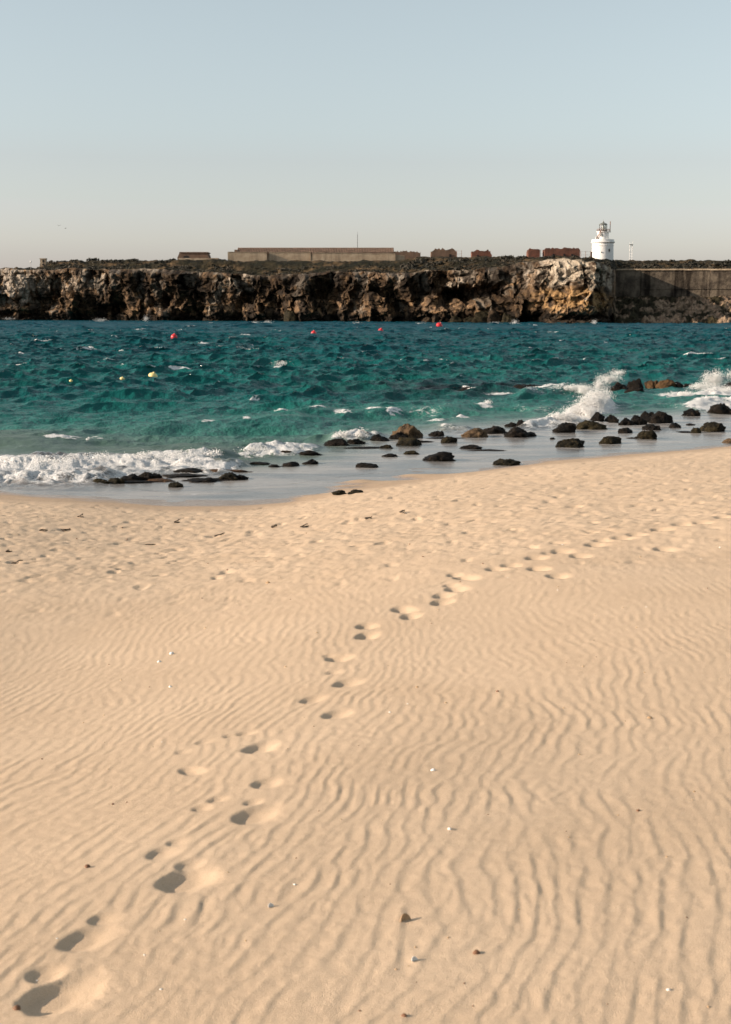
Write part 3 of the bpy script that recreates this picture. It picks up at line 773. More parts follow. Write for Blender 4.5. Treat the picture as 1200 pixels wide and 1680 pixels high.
# ------------------------------------------------------------------ the headland
K_PX = [-900, 0, 300, 600, 850, 920, 975, 1001, 1012, 1100, 1200, 2100]
K_D = [500, 440, 405, 375, 350, 338, 330, 337, 366, 364, 360, 330]
SKY = ([-900, 0, 60, 70, 85, 130, 280, 295, 370, 400, 640, 690, 760, 860, 940, 975, 1010, 1110, 1150, 1200, 2100],
       [436, 441, 440, 436, 429.5, 428, 427.5, 425.5, 426, 428.5, 428, 421.5, 421.5, 422, 421.5, 425, 427, 428, 427.3, 428.5, 432])
RIM = ([-900, 0, 150, 300, 330, 420, 520, 560, 640, 720, 800, 860, 900, 945, 985, 1003, 1012, 1200, 2100],
       [446, 443, 441, 443, 447, 452, 448, 446, 447, 444, 441, 432, 426, 425, 432, 440, 443, 443, 440])
cp = np.concatenate([np.linspace(-900, -70, 60), np.linspace(-65, 1265, 1300), np.linspace(1280, 2100, 60)])
dd = np.interp(cp, K_PX, K_D)
def ysky(px): return np.interp(px, *SKY)
NV = 104
vv = np.linspace(0, 1, NV)
tops = np.concatenate([[0.25, 0.6, 1.1, 1.8, 2.7, 3.8, 5, 6.5, 8, 10, 12.5, 15, 18, 21, 25, 30], np.linspace(36, 120, 12), [160, 230, 330, 480, 700]])
wallm = sm(1003, 1012, cp)
RIM = (np.linspace(-900, 2100, 3001), np.interp(np.linspace(-900, 2100, 3001), *RIM))
_n = RIM[0]; RIM = (_n, RIM[1] + (3.2 * fb2(_n / 38, _n * 0, 3, 271) + 1.2 * blocks(_n / 11, _n * 0 + .5, 5, 0)) * (1 - sm(985, 1003, _n)))
zr = zpx(np.interp(cp, *RIM), dd + 3)
# profile of the cliff: undercut foot, bulging middle
zc = -2 + (zr + 2)[None] * vv[:, None]
dc = dd[None] + np.interp(vv, [0, .12, .2, .3, .5, .8, .93, 1], [1.5, 2.2, 1.6, 0, 0.4, .9, 1.6, 3.0])[:, None]
# profile beside it: scree, then the ground behind the wall
zw_foot = 6.6 + 0 * dd
dw = np.interp(vv, [0, .1, .3, .55, .62, .68, .70, .97, 1], [-34, -29, -20, -5, -1, .8, 1.2, 1.6, 3.0])[:, None] + dd[None]
zw = np.stack([np.interp(vv, [0, .1, .3, .55, .62, .68, .70, .97, 1], [-2, 0.3, 2.0, 5.6, 6.6, 6.7, 6.9, z_ - .15, z_]) for z_ in zr], 1)
D_ = dc * (1 - wallm) + dw * wallm
Z_ = zc * (1 - wallm) + zw * wallm
PXg = np.repeat(cp[None], NV, 0)
Xa = xpx(PXg, D_)
PYg = HOR - (Z_ - CAM_Z) * F_PX / D_
L_ = Xa * 1.15
ridge = lambda a: 1 - np.abs(a) * 1.6
big = fb2(L_ / 22, Z_ / 24, 3, 201) * 4.6
var = sm(-.4, .5, fb2(L_ / 14, Z_ / 7, 2, 202))
ribs = ridge(fb2(L_ / 6.5 + .5 * pn2(L_ / 9, Z_ / 6, 4), Z_ / 13, 3, 203)) * (0.5 + 2.2 * var)
med = ridge(fb2(L_ / 2.4 + .6 * pn2(L_ / 4, Z_ / 4, 6), Z_ / 2.9, 4, 205, .6)) * (1.5 - .8 * var)
fine = fb2(L_ / 0.9, Z_ / 0.9, 3, 207) * 0.28
strat = pn2(L_ / 30, Z_ / 0.9 + 0.4 * pn2(L_ / 6, Z_ / 5, 5), 209) * 0.35
wl_x, wl_z = L_ + 1.2 * fb2(L_ / 5, Z_ / 5, 3, 261), Z_ + .8 * fb2(L_ / 4, Z_ / 4, 3, 263)
blk = blocks(wl_x / 8.5, wl_z / 6.5, 1) * 5.0 + blocks(wl_x / 2.6, wl_z / 1.9, 2) * 1.0 + blocks(wl_x / 1.2, wl_z / .8, 3) * .6
cm = (1 - wallm)[None] * sm(1.02, .9, vv)[:, None]
push = (big + .8 * ribs + .5 * med + fine + strat + blk - 1.0) * (0.35 + 0.65 * sm(0.0, .15, vv))[:, None]
head = sm(855, 915, cp) * sm(1010, 985, cp)
push = push * (1 - 0.30 * head[None])
push = push + head[None] * (fb2(L_ / 3.2, Z_ / 2.6, 4, 215, .6) * 1.6)
push = push * cm
CAVES = [(785, 482, 58, 15, 11), (745, 492, 34, 14, 6), (838, 505, 30, 8, 3), (185, 505, 22, 10, 5), (150, 455, 7, 18, 3.5), (180, 460, 8, 14, 3), (235, 500, 9, 22, 4), (260, 490, 16, 26, 4), (300, 500, 34, 20, 4.5), (320, 515, 30, 10, 4),
         (90, 470, 10, 20, 3), (70, 500, 30, 12, 4), (30, 515, 40, 7, 3), (470, 505, 18, 16, 4), (480, 460, 14, 14, 3.5), (540, 490, 18, 24, 3.5), (590, 490, 16, 26, 4), (660, 500, 18, 22, 5), (690, 480, 16, 22, 4), (640, 478, 10, 20, 3), (560, 440, 8, 8, 0),
         (400, 500, 14, 20, 3), (930, 520, 70, 7, 4), (985, 480, 8, 40, 3), (955, 475, 10, 6, 2), (900, 470, 8, 10, 2)]
for (px, py, rx, ry, dep) in CAVES:
    q = ((PXg - px) / rx) ** 2 + ((PYg - py) / ry) ** 2
    q = q * (1 + 0.5 * fb2(L_ / 3, Z_ / 3, 2, 211))
    push -= (.75 if px != 785 else 1) * dep * sm(1.35, .35, q) * cm
Dd = D_ - push
side = (fb2(L_ / 4, Z_ / 6, 3, 221) * 0.9 + fb2(L_ / 1.3, Z_ / 1.3, 2, 223) * .35) * cm
Zd = Z_ + fb2(L_ / 2.3, Z_ / 1.7, 3, 225) * 0.45 * cm
sc = wallm[None] * sm(.66, .55, vv)[:, None]
Zd = Zd + sc * (fb2(L_ / 3, D_ / 3, 4, 227, .6) * 1.0 + .3 * fb2(L_ / .8, D_ / .8, 2, 229))
Pc = np.stack([xpx(PXg, D_) + side, Dd, Zd], -1)
# the top
def top_z(px, d, w):
    rim_ = zpx(np.interp(px, *RIM), np.interp(px, K_PX, K_D) + 3)
    s = zpx(ysky(px), d)
    x = xpx(px, d)
    z = rim_ + (s - rim_) * sm(0, 24, w) - 0.7 * sm(26, 40, w)
    return z + 0.5 * fb2(x / 4, d / 4, 3, 231) * sm(0, 3, w) * sm(60, 20, w)
Dt = dd[None] + 3.0 + tops[:, None]
Pt_px = np.repeat(cp[None], len(tops), 0)
Zt = top_z(Pt_px, Dt, tops[:, None] + 0 * Dt)
Pt = np.stack([xpx(Pt_px, Dt), Dt, Zt], -1)
Pall = np.concatenate([Pc, Pt], 0)
# tint by noise and height: darker foot, paler rim; scree darker towards the point
lf, zf = L_, Z_
n1 = fb2(lf / 6, zf / 9, 4, 241); n2 = fb2(lf / 2.0, zf / 7, 4, 243); n3 = fb2(lf / 1.6, zf / 1.6, 3, 245)
def lerp(a, b, t): return a + (np.asarray(b) - a) * t[..., None]
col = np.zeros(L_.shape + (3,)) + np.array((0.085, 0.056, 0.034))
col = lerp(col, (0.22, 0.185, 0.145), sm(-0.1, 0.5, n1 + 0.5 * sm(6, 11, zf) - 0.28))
col = lerp(col, (0.165, 0.105, 0.058), sm(0.15, 0.55, n3 + 0.35 * sm(8, 3, zf) - 0.1))
col = lerp(col, (0.026, 0.020, 0.015), sm(-0.05, 0.45, n2) * 0.9)
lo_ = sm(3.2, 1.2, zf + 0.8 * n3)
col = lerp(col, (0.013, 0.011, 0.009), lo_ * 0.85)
col *= 1.0 + 0.5 * sm(-.5, .5, blocks(wl_x / 2.6, wl_z / 1.9, 2, 0))[..., None]
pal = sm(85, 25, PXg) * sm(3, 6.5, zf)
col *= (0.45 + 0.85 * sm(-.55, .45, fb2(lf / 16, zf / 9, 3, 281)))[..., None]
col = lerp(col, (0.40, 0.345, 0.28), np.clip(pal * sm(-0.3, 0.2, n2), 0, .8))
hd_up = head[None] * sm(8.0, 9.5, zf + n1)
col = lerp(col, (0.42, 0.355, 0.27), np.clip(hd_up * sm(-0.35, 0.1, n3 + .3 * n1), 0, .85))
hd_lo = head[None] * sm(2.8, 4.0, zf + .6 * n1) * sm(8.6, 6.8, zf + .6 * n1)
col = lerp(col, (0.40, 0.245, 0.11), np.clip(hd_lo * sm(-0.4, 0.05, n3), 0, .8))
scc = np.zeros_like(col) + np.array((0.30, 0.21, 0.14)); scc = lerp(scc, (0.04, 0.033, 0.018), sm(-.05, .35, fb2(lf / 4, D_ / 4, 3, 247) + 0.5 * sm(1110, 1040, PXg)))
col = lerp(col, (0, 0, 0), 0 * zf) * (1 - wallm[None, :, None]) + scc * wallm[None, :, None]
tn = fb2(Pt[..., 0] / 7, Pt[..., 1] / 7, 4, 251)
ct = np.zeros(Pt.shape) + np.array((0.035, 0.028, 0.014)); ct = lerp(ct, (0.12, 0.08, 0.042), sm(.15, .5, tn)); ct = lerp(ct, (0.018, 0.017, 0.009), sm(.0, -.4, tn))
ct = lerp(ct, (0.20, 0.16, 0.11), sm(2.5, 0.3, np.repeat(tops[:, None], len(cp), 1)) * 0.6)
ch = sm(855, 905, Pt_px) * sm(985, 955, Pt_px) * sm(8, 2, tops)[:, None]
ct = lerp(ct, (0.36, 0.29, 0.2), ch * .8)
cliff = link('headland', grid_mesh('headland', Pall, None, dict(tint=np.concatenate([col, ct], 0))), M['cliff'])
tag(cliff, 'long dark rock headland across the bay', None, kind='structure')

# scrub on the headland: small tilted leaf-clump faces gathered into low bushes
def scrub_mesh(n, seed):
    r = np.random.default_rng(seed)
    px = r.uniform(-120, 1330, n * 3); w = 1.2 + 42 * r.uniform(0, 1, n * 3) ** 1.3
    d = np.interp(px, K_PX, K_D) + 3 + w
    x = xpx(px, d)
    keep = (fb2(x / 6, d / 6, 3, 253) > -0.18) & ~((px > 860) & (px < 975) & (w < 14)) & ~((px < 62) & (px > -100)) & ~((px > 285) & (px < 665) & (w > 13)) & ~((px > 665) & (w > 19)) & (w < 26)
    px, w, d, x = (q[keep][:n] for q in (px, w, d, x))
    z = top_z(px, d, w)
    R = r.uniform(0.3, 0.85, len(px)) * (0.7 + 0.6 * sm(-.1, .5, fb2(x / 9, d / 9, 2, 255)))
    k = 22
    q = r.normal(size=(len(px), k, 3)); q /= np.linalg.norm(q, axis=2)[..., None]
    q[..., 2] = np.abs(q[..., 2]) * 0.55
    c = np.stack([x, d, z - 0.1], -1)[:, None] + q * (R[:, None] * r.uniform(.75, 1.1, (len(px), k)))[..., None]
    t1 = r.normal(size=(len(px), k, 3)); t1 /= np.linalg.norm(t1, axis=2)[..., None]
    t2 = np.cross(t1, q + 0.4 * r.normal(size=q.shape)); t2 /= np.linalg.norm(t2, axis=2)[..., None] + 1e-9
    s = (R[:, None] * r.uniform(.22, .5, (len(px), k)))[..., None]
    V = np.stack([c + t1 * s, c - t1 * s * .6 + t2 * s, c - t1 * s * .6 - t2 * s], 2).reshape(-1, 3)
    return raw_mesh('coastal_scrub', V, np.arange(len(V)).reshape(-1, 3), False)
scrub = link('coastal_scrub', scrub_mesh(2600, 17), M['scrub'])
tag(scrub, 'low dark scrub covering the top of the headland', 'scrub', kind='stuff')

# the masonry wall right of the headland's point
wr = empty('retaining_wall', tuple(at_d(1105, 480, 363)))
tag(wr, 'tall stained grey retaining wall above the stony slope at right', 'wall')
wo = np.array(wr.location)
seams = [1006, 1052, 1123, 1166, 1215, 1300, 1420, 1600]
for a, b in zip(seams[:-1], seams[1:]):
    da, db = np.interp([a, b], K_PX, K_D) if a > 1011 else (366.3, np.interp(b, K_PX, K_D))
    A = at_d(a, 443.5, da - 0.6); B = at_d(b, 443.5, db - 0.6)
    mid = (A + B) / 2; ln = np.hypot(*(B - A)[:2]); ang = math.atan2(B[1] - A[1], B[0] - A[0])
    ztop, zbot = mid[2], 4.6
    MB().box((mid[0] - wo[0], mid[1] - wo[1], (ztop + zbot) / 2 - wo[2]), (ln - 0.12, 1.6, ztop - zbot), ang).build('wall_panel', M['concrete'], wr)
    MB().box((mid[0] - wo[0], mid[1] - wo[1] - .1, ztop + 0.18 - wo[2]), (ln, 2.1, 0.36), ang).build('coping', M['stone'], wr)
    if a >= 1052:
        MB().box((mid[0] - wo[0], mid[1] - wo[1] - .85, zbot + (ztop - zbot) * .46 - wo[2]), (ln - .2, .35, 0.3), ang).build('ledge', M['concrete'], wr)

# ------------------------------------------------------------------ buildings on the headland
def ground_at(px, d):
    w = d - 3 - np.interp(px, K_PX, K_D)
    return float(top_z(np.array([px]), np.array([d]), np.array([w]))[0])

def ragged(px0, px1, yt, d, depth, seed, jag=0.5, taper=0.0, step=5):
    """outline of a broken wall in local x,z (origin at the ground below its middle)"""
    r = random.Random(seed); k = d / F_PX
    pc = (px0 + px1) / 2; g = ground_at(pc, d) - 0.5
    base = np.array([float(xpx(pc, d)), d, g])
    n = max(6, int((px1 - px0) / step) * 2)
    H0 = zpx(yt, d) - g
    top = []
    for i in range(n + 1):
        t = i / n
        x = (px0 + (px1 - px0) * t - pc) * k
        h = H0 + r.uniform(-jag, jag * .4)
        ed = min(t, 1 - t)
        if ed < 0.14: h -= taper * (1 - ed / 0.14) * r.uniform(.6, 1)
        top.append((x + r.uniform(-.12, .12), max(h, .8)))
    pts = [(top[0][0], -0.6)] + top + [(top[-1][0], -0.6)]
    return base, pts[::-1]

def ruin(name, label, px0, px1, yt, d, mat, seed, jag=.5, taper=.6, openings=()):
    base, pts = ragged(px0, px1, yt, d, 0, seed, jag, taper)
    root = empty(name, tuple(base)); tag(root, label, 'ruin')
    MB().poly_prism(pts, 0.0, 0.9).build('front_wall', mat, root)
    _, p2 = ragged(px0 + 1.5, px1 - 1.5, yt + .6, d, 0, seed + 50, jag, taper)
    MB().poly_prism(p2, 6.0, 6.9).build('rear_wall', mat, root)
    k = d / F_PX; hw = (px1 - px0) / 2 * k
    for sx in (-1, 1):
        h = zpx(yt + 2.0, d) - base[2]
        m = MB(); nb = 5
        for i in range(nb):
            hh = h * random.Random(seed * 9 + i + sx).uniform(.7, 1.0)
            m.box((sx * (hw - .55), 0.93 + (i + .5) * 1.0, hh / 2 - .3), (.8, .98, hh + .6))
        m.build('side_wall', mat, root)
    for (fx, fz, w, h) in openings:
        MB().box((fx * hw, -0.02, fz), (w, 0.3, h)).build('opening', M['hollow'], root)
    m = MB(); r = random.Random(seed + 3)
    for i in range(16):
        x = r.uniform(-hw, hw) * 1.15; s = r.uniform(.2, .5)
        m.box((x, -r.uniform(.3, 1.5), .35), (s * 1.6, s, s), r.uniform(0, 3))
    m.build('rubble', mat, root)['kind'] = 'stuff'
    return root

D_B = 430.0
# watch post and lamp
g = ground_at(73, 452); d = 452.0; k = d / F_PX
o = empty('watch_post', (float(xpx(73, d)), d, g)); tag(o, 'small square stone watch post on the left end of the headland', 'tower')
zt = zpx(424, d) - g
MB().box((0, 0, (zt - .25) / 2), (9 * k, 9 * k, zt - .25)).build('tower_wall', M['stone'], o)
MB().box((0, 0, zt - .12), (10.5 * k, 10.5 * k, .26)).build('cap', M['stone'], o)
MB().box((.1, -4.5 * k, zt - .9), (.55, .12, .7)).build('window', M['hollow'], o)
MB().box((.1, -4.5 * k, zt - 1.9), (.55, .12, .55)).build('window', M['hollow'], o)
d = 447.0; g = ground_at(52, d)
o = empty('lamp_post', (float(xpx(52, d)), d, g)); tag(o, 'thin lamp post left of the stone watch post', 'lamp post')
zt = zpx(430.5, d) - g
MB().bar((0, 0, -.3), (0, 0, zt), .05).build('post', M['steel'], o)
MB().lathe([(.05, -.1), (.24, 0), (.28, .25), (.16, .42), (.02, .5)], 16, (0, 0, zt)).build('lamp_head', M['white'], o, smooth=True)

# vaulted bunker
d = 436.0; k = d / F_PX; g = ground_at(318, d)
o = empty('bunker', (float(xpx(318, d)), d, g - .3)); tag(o, 'low brick bunker with a dark arched mouth', 'bunker')
hz = zpx(413.5, d) - g + .3
MB().poly_prism([(-25 * k, -.5), (25 * k, -.5), (25.5 * k, hz * .35), (22.5 * k, hz - .25), (-22 * k, hz - .25), (-25.5 * k, hz * .35)][::-1], 0, 7).build('vault', M['brick2'], o)
MB().box((.2, 3.5, hz - .12), (46 * k, 7.6, .25)).build('roof_edge', M['brick2'], o)
arch = [(-16 * k, hz * .22), (-6 * k, hz * .22)] + [((-11 + 5 * math.cos(a)) * k, hz * .4 + 2.6 * k * math.sin(a)) for a in np.linspace(0, math.pi, 9)]
MB().poly_prism(arch[::-1], -.06, .3).build('arched_opening', M['hollow'], o)
MB().box((2, -2.2, .2), (64 * k, 2.4, .9)).build('forecourt', M['stone'], o)

# long building behind the boundary walls
d = 448.0; k = d / F_PX; pc = 518.0; g = ground_at(pc, d) - .8
o = empty('long_barracks', (float(xpx(pc, d)), d, g)); tag(o, 'very long low building with a ribbed red tile roof', 'building')
x0, x1 = (391 - pc) * k, (645 - pc) * k
z_e, z_r = zpx(414.5, d) - g, zpx(406.8, d) - g
MB().box(((x0 + x1) / 2, 4, z_e / 2 - .3), (x1 - x0 - .6, 7, z_e + .3)).build('wall', M['stone'], o)
m = MB().poly_prism([(-.5, z_e - .05), (4.0, z_r), (8.5, z_e - .05), (8.5, z_e - .25), (4, z_r - .22), (-.5, z_e - .25)], x0, x1)
m.v = [(y_, x_, z_) for (x_, y_, z_) in m.v]
rf = m.build('roof', M['tile'], o)
m = MB(); nx = 96
for i in range(nx):
    x = x0 + (i + .5) * (x1 - x0) / nx
    m.bar((x, -.52, z_e + .02), (x, 4.0, z_r + .05), .17, 6)
m.build('tile_ribs', M['tile'], rf)['kind'] = 'stuff'
MB().bar((x0, 4, z_r + .06), (x1, 4, z_r + .06), .2, 8).build('ridge', M['tile'], rf)
MB().box((x0 - .35, 4, z_e / 2 + .3), (.8, 7.6, z_e + 1.2)).build('gable', M['brick2'], o)
_, pts = ragged(640, 688, 407.0, d, 0, 5, .35, .5, 3)
pts = [(x + (664 - pc) * k, z) for x, z in pts]
MB().poly_prism(pts, -.4, 7.5).build('broken_end', M['brick2'], o)

def low_wall(label, px0, px1, yt0, yt1, d, seed, mat, jag=.12):
    k = d / F_PX; pc = (px0 + px1) / 2; g = ground_at(pc, d) - .5
    r = random.Random(seed); n = max(4, int((px1 - px0) / 4))
    top = [((px0 + (px1 - px0) * i / n - pc) * k, zpx(yt0 + (yt1 - yt0) * i / n, d) - g + r.uniform(-jag, jag * .5)) for i in range(n + 1)]
    pts = [(top[0][0], -2.5)] + top + [(top[-1][0], -2.5)]
    root = empty('boundary_wall', (float(xpx(pc, d)), d, g)); tag(root, label, 'wall')
    MB().poly_prism(pts[::-1], 0, .8).build('masonry', mat, root)
    m = MB()
    for (xa, za), (xb, zb) in zip(top[:-1], top[1:]):
        m.box(((xa + xb) / 2, .4, (za + zb) / 2 + .05), (xb - xa - .02, 1.0, .16))
    m.build('coping', mat, root)['kind'] = 'stuff'
    return root
low_wall('pale stone boundary wall at the left end of the long building', 375, 438, 413.6, 414, 441, 1, M['stone'])
low_wall('pale stone boundary wall just left of the dark gap', 443, 510, 414, 414, 442, 2, M['stone'], .16)
low_wall('longest pale stone boundary wall right of the dark gap', 514, 648, 414.4, 416, 440, 3, M['stone'], .2)
low_wall('short low wall stub below the broken brick end', 648, 664, 418, 418.6, 441, 4, M['stone'], .2)
d = 436.; g = ground_at(632, d)
o = empty('stone_hut', (float(xpx(632, d)), d, g - .6)); tag(o, 'tiny stone hut with a dark doorway below the long wall', 'hut')
zt = zpx(426, d) - g + .6
MB().box((0, 1, zt / 2 - .2), (2.6, 2, zt)).build('wall', M['stone'], o); MB().box((-.2, 0, zt / 2 - .1), (1.1, .12, zt * .8)).build('doorway', M['hollow'], o)
MB().box((0, 1, zt - .15), (3.0, 2.4, .2)).build('roof', M['stone'], o)

ruin('brick_ruin', 'wide ragged brown brick ruin right of the long building', 707, 749, 407.6, 452, M['brick2'], 11, .5, 1.4, ((.5, 1.6, .7, .9),))
ruin('brick_ruin', 'small bright red brick ruin standing alone in the middle', 774, 806, 409.4, 448, M['brick'], 12, .5, 1.2, ((-.4, 1.4, .6, .8),))
ruin('brick_ruin', 'narrow square brick ruin left of the wide red one', 866, 885, 407.4, 440, M['brick'], 13, .3, .3)
ruin('brick_ruin', 'wide red brick ruin with window holes beside the lighthouse', 893, 951, 406.6, 438, M['brick'], 14, .35, .3, ((-.5, 1.7, .5, .9), (.1, 1.7, .5, .9), (.55, 1.8, .7, .6)))

def fence(label, px0, px1, yt, d, n):
    g = ground_at((px0 + px1) / 2, d); k = d / F_PX; pc = (px0 + px1) / 2
    o = empty('wire_fence', (float(xpx(pc, d)), d, g)); tag(o, label, 'fence')
    h = zpx(yt, d) - g
    for i in range(n):
        x = (px0 + (px1 - px0) * i / (n - 1) - pc) * k
        MB().bar((x, 0, -.5), (x, 0, h), .06).build('post', M['rust'], o)
    for q in (.95, .6):
        MB().bar(((px0 - pc) * k, 0, h * q), ((px1 - pc) * k, 0, h * q), .025).build('wire', M['iron'], o)
fence('wire fence closing the gap between the two right ruins', 886, 893.5, 409.5, 441, 2)
fence('wire fence between the wide red ruin and the lighthouse', 952, 968, 412, 446, 3)
fence('short wire fence on the right side of the brown ruin', 749, 757, 411, 452, 2)

d = 470.; g = ground_at(587, d)
o = empty('radio_mast', (float(xpx(587, d)), d, g)); tag(o, 'thin single pole mast behind the long tile roof', 'mast')
zt = zpx(384.5, d) - g
MB().bar((0, 0, -.3), (0, 0, zt), .08).build('pole', M['iron'], o); MB().bar((0, 0, zt), (0, 0, zt + .8), .03).build('tip', M['iron'], o)
MB().box((0, 0, .2), (.8, .8, .6)).build('footing', M['stone'], o)

d = 560.; g = ground_at(1034, d); k = d / F_PX
o = empty('signal_mast', (float(xpx(1034, d)), d, g)); tag(o, 'pale lattice signal mast with a raised arm right of the lighthouse', 'mast')
z1 = zpx(402, d) - g
for sx in (-1, 1):
    MB().bar((sx * 2 * k, 0, -.5), (sx * 2 * k, 0, z1), .09).build('leg', M['white'], o)
m = MB(); nb = 7
for i in range(nb):
    za, zb = z1 * i / nb, z1 * (i + 1) / nb
    m.bar((-2 * k, 0, za), (2 * k, 0, zb), .04); m.bar((-2 * k, 0, zb), (2 * k, 0, zb), .04)
m.build('bracing', M['white'], o)
MB().box((0, 0, z1 + .1), (5.5 * k, 1.2, .3)).build('platform', M['iron'], o)
MB().bar((1.6 * k, 0, z1), (3.4 * k, 0, zpx(395, d) - g), .06).build('arm', M['white'], o)
MB().bar((-2.4 * k, 0, z1), (-2.4 * k, 0, z1 + 1.0), .04).build('aerial', M['white'], o)

# lighthouse
d = 650.; k = d / F_PX; pc = 987.8; g = ground_at(pc, d) - 1.0
o = empty('lighthouse', (float(xpx(pc, d)), d, g)); tag(o, 'white two-tier round lighthouse with a grey lantern', 'lighthouse')
Z = lambda py: float(zpx(py, d) - g)
MB().lathe([(17.6 * k, -1.5), (17.4 * k, Z(420)), (17.0 * k, Z(398.6))], 64).build('lower_tower', M['white'], o, smooth=True)
MB().lathe([(17.25 * k, Z(404)), (17.6 * k, Z(403.6)), (17.6 * k, Z(402.9)), (17.2 * k, Z(402.5))], 64).build('band', M['white'], o, smooth=True)
MB().lathe([(17.1 * k, Z(399.4)), (19.0 * k, Z(398.4)), (19.4 * k, Z(397.2)), (18.2 * k, Z(396.6))], 64).build('cornice', M['white'], o, smooth=True)
MB().lathe([(18.0 * k, Z(396.7)), (17.9 * k, Z(393.2)), (16.9 * k, Z(393.0)), (16.8 * k, Z(396.5))], 64).build('parapet', M['white'], o, smooth=True)
MB().lathe([(9.3 * k, Z(397)), (9.0 * k, Z(380.6))], 48).build('upper_tower', M['white'], o, smooth=True)
MB().lathe([(9.1 * k, Z(381.6)), (10.7 * k, Z(380.9)), (10.7 * k, Z(379.9)), (6.4 * k, Z(379.7))], 48).build('gallery', M['white'], o, smooth=True)
ln = MB().lathe([(6.2 * k, Z(379.9)), (6.2 * k, Z(378.4)), (5.9 * k, Z(378.2))], 24).build('lantern_base', M['iron'], o, smooth=True)
MB().lathe([(5.7 * k, Z(378.4)), (5.7 * k, Z(368.6))], 24).build('lantern_glass', M['glass'], o, smooth=True)
for i in range(10):
    a = 2 * math.pi * i / 10 + .2
    MB().bar((5.95 * k * math.cos(a), 5.95 * k * math.sin(a), Z(378.6)), (5.95 * k * math.cos(a), 5.95 * k * math.sin(a), Z(368.4)), .12).build('lantern_bar', M['iron'], o)
MB().lathe([(.6 * k, Z(379)), (2.2 * k, Z(377)), (2.6 * k, Z(373.6)), (2.0 * k, Z(370.4)), (.5 * k, Z(369))], 20).build('lamp_lens', M['lens'], o, smooth=True)
MB().lathe([(6.6 * k, Z(368.7)), (6.7 * k, Z(368.0)), (4.6 * k, Z(366.6)), (1.8 * k, Z(365.4)), (1.2 * k, Z(364.6)), (1.1 * k, Z(363.4)), (.3 * k, Z(362.8)), (.15 * k, Z(360.6))], 24).build('dome', M['copper'], o, smooth=True)
m = MB()
for q in (376.0, 377.8):
    for i in range(20):
        a, b = 2 * math.pi * i / 20, 2 * math.pi * (i + 1) / 20
        m.bar((10.3 * k * math.cos(a), 10.3 * k * math.sin(a), Z(q)), (10.3 * k * math.cos(b), 10.3 * k * math.sin(b), Z(q)), .05, 5)
for i in range(20):
    a = 2 * math.pi * i / 20
    m.bar((10.3 * k * math.cos(a), 10.3 * k * math.sin(a), Z(380)), (10.3 * k * math.cos(a), 10.3 * k * math.sin(a), Z(376)), .04, 5)
m.build('gallery_railing', M['rust'], o)
MB().bar((11.2 * k, 0, Z(380.6)), (11.2 * k, 0, Z(363)), .16).build('antenna', M['rust'], o)
MB().box((10.6 * k, 0, Z(380.3)), (3.4 * k, .4, .35)).build('antenna_bracket', M['iron'], o)
MB().box((7.6 * k, -15.35 * k, Z(411.2)), (1.9 * k, .8, 4.2 * k), .45).build('window', M['hollow'], o)
MB().box((-4.6 * k, -16.7 * k, Z(414.4)), (1.0 * k, .6, 1.8 * k), -.27).build('window', M['hollow'], o)
MB().box((-3.6 * k, -8.3 * k, Z(386.0)), (2.0 * k, .5, 4.4 * k), -.4).build('window', M['copper'], o)
st_ = MB()
for i in range(9):
    f = i / 8
    st_.box(((-10.6 + 5.6 * f) * k, (-6 - 3.2 * f) * k, Z(391.5 - 10.5 * f)), (1.6 * k, .8 * k, .25))
st_.bar((-11 * k, -6 * k, Z(389.5)), (-5 * k, -9.6 * k, Z(378.4)), .12)
st_.build('outside_stair', M['rust'], o)
MB().box((-11.2 * k, -4.5 * k, Z(391.0)), (3.2 * k, 3.0 * k, 4.6 * k)).build('stair_head', M['white'], o)
g2 = ground_at(970.5, 600.)
o = empty('brick_chimney', (float(xpx(969.5, 600.)), 600., g2)); tag(o, 'short brick chimney at the left foot of the lighthouse', 'chimney')
zt = zpx(413.5, 600.) - g2
MB().box((0, 0, zt / 2 - .4), (.62, .62, zt + .8)).build('shaft', M['brick2'], o); MB().box((0, 0, zt - .1), (.85, .85, .3)).build('cap', M['brick'], o)

# ------------------------------------------------------------------ buoys
def water_h(x, y):
    i = np.clip(np.searchsorted(wy, y), 1, len(wy) - 2); j = np.clip(np.searchsorted(tt, x / y), 1, len(tt) - 2)
    return float(WZ[i - 1:i + 2, j - 1:j + 2].mean())
def buoy(px, py, dia_px, mat, label, squash=1.0, tilt=0.2):
    c = at_z(px, py + dia_px * .35, 0.12)
    R = dia_px / 2 * c[1] / F_PX
    root = empty('mooring_buoy', (c[0], c[1], max(water_h(c[0], c[1]), 0.0)), 0)
    root.rotation_euler = (tilt * .5, tilt, 0)
    tag(root, label, 'buoy', 'buoys on the bay')
    prof = [(R * math.cos(a), R * squash * math.sin(a)) for a in np.linspace(-1.5, 1.35, 18)]
    prof = [(0.0005, prof[0][1])] + prof
    MB().lathe(prof, 28, (0, 0, R * .45)).build('float', mat, root, smooth=True)
    MB().lathe([(R * 1.012, -R * .05), (R * 1.03, 0), (R * 1.012, R * .05)], 28, (0, 0, R * .45)).build('seam', mat, root, smooth=True)
    MB().lathe([(R * .25, 0), (R * .22, R * .22), (R * .1, R * .3), (.001, R * .3)], 14, (0, 0, R * (.42 + squash * .96))).build('neck', mat, root, smooth=True)
    MB().bar((0, 0, R * .45), (0.3 * R, 0, -R * 2.2), R * .06).build('mooring_rope', M['rope'], root)
buoy(285.5, 554.5, 10.5, M['red'], 'largest red ball buoy, nearest of the red ones, at left')
buoy(514.5, 544.5, 9, M['red'], 'red ball buoy in the middle of the bay, second from left')
buoy(624.5, 540.5, 8.5, M['red'], 'red ball buoy third from left, short of the cliff')
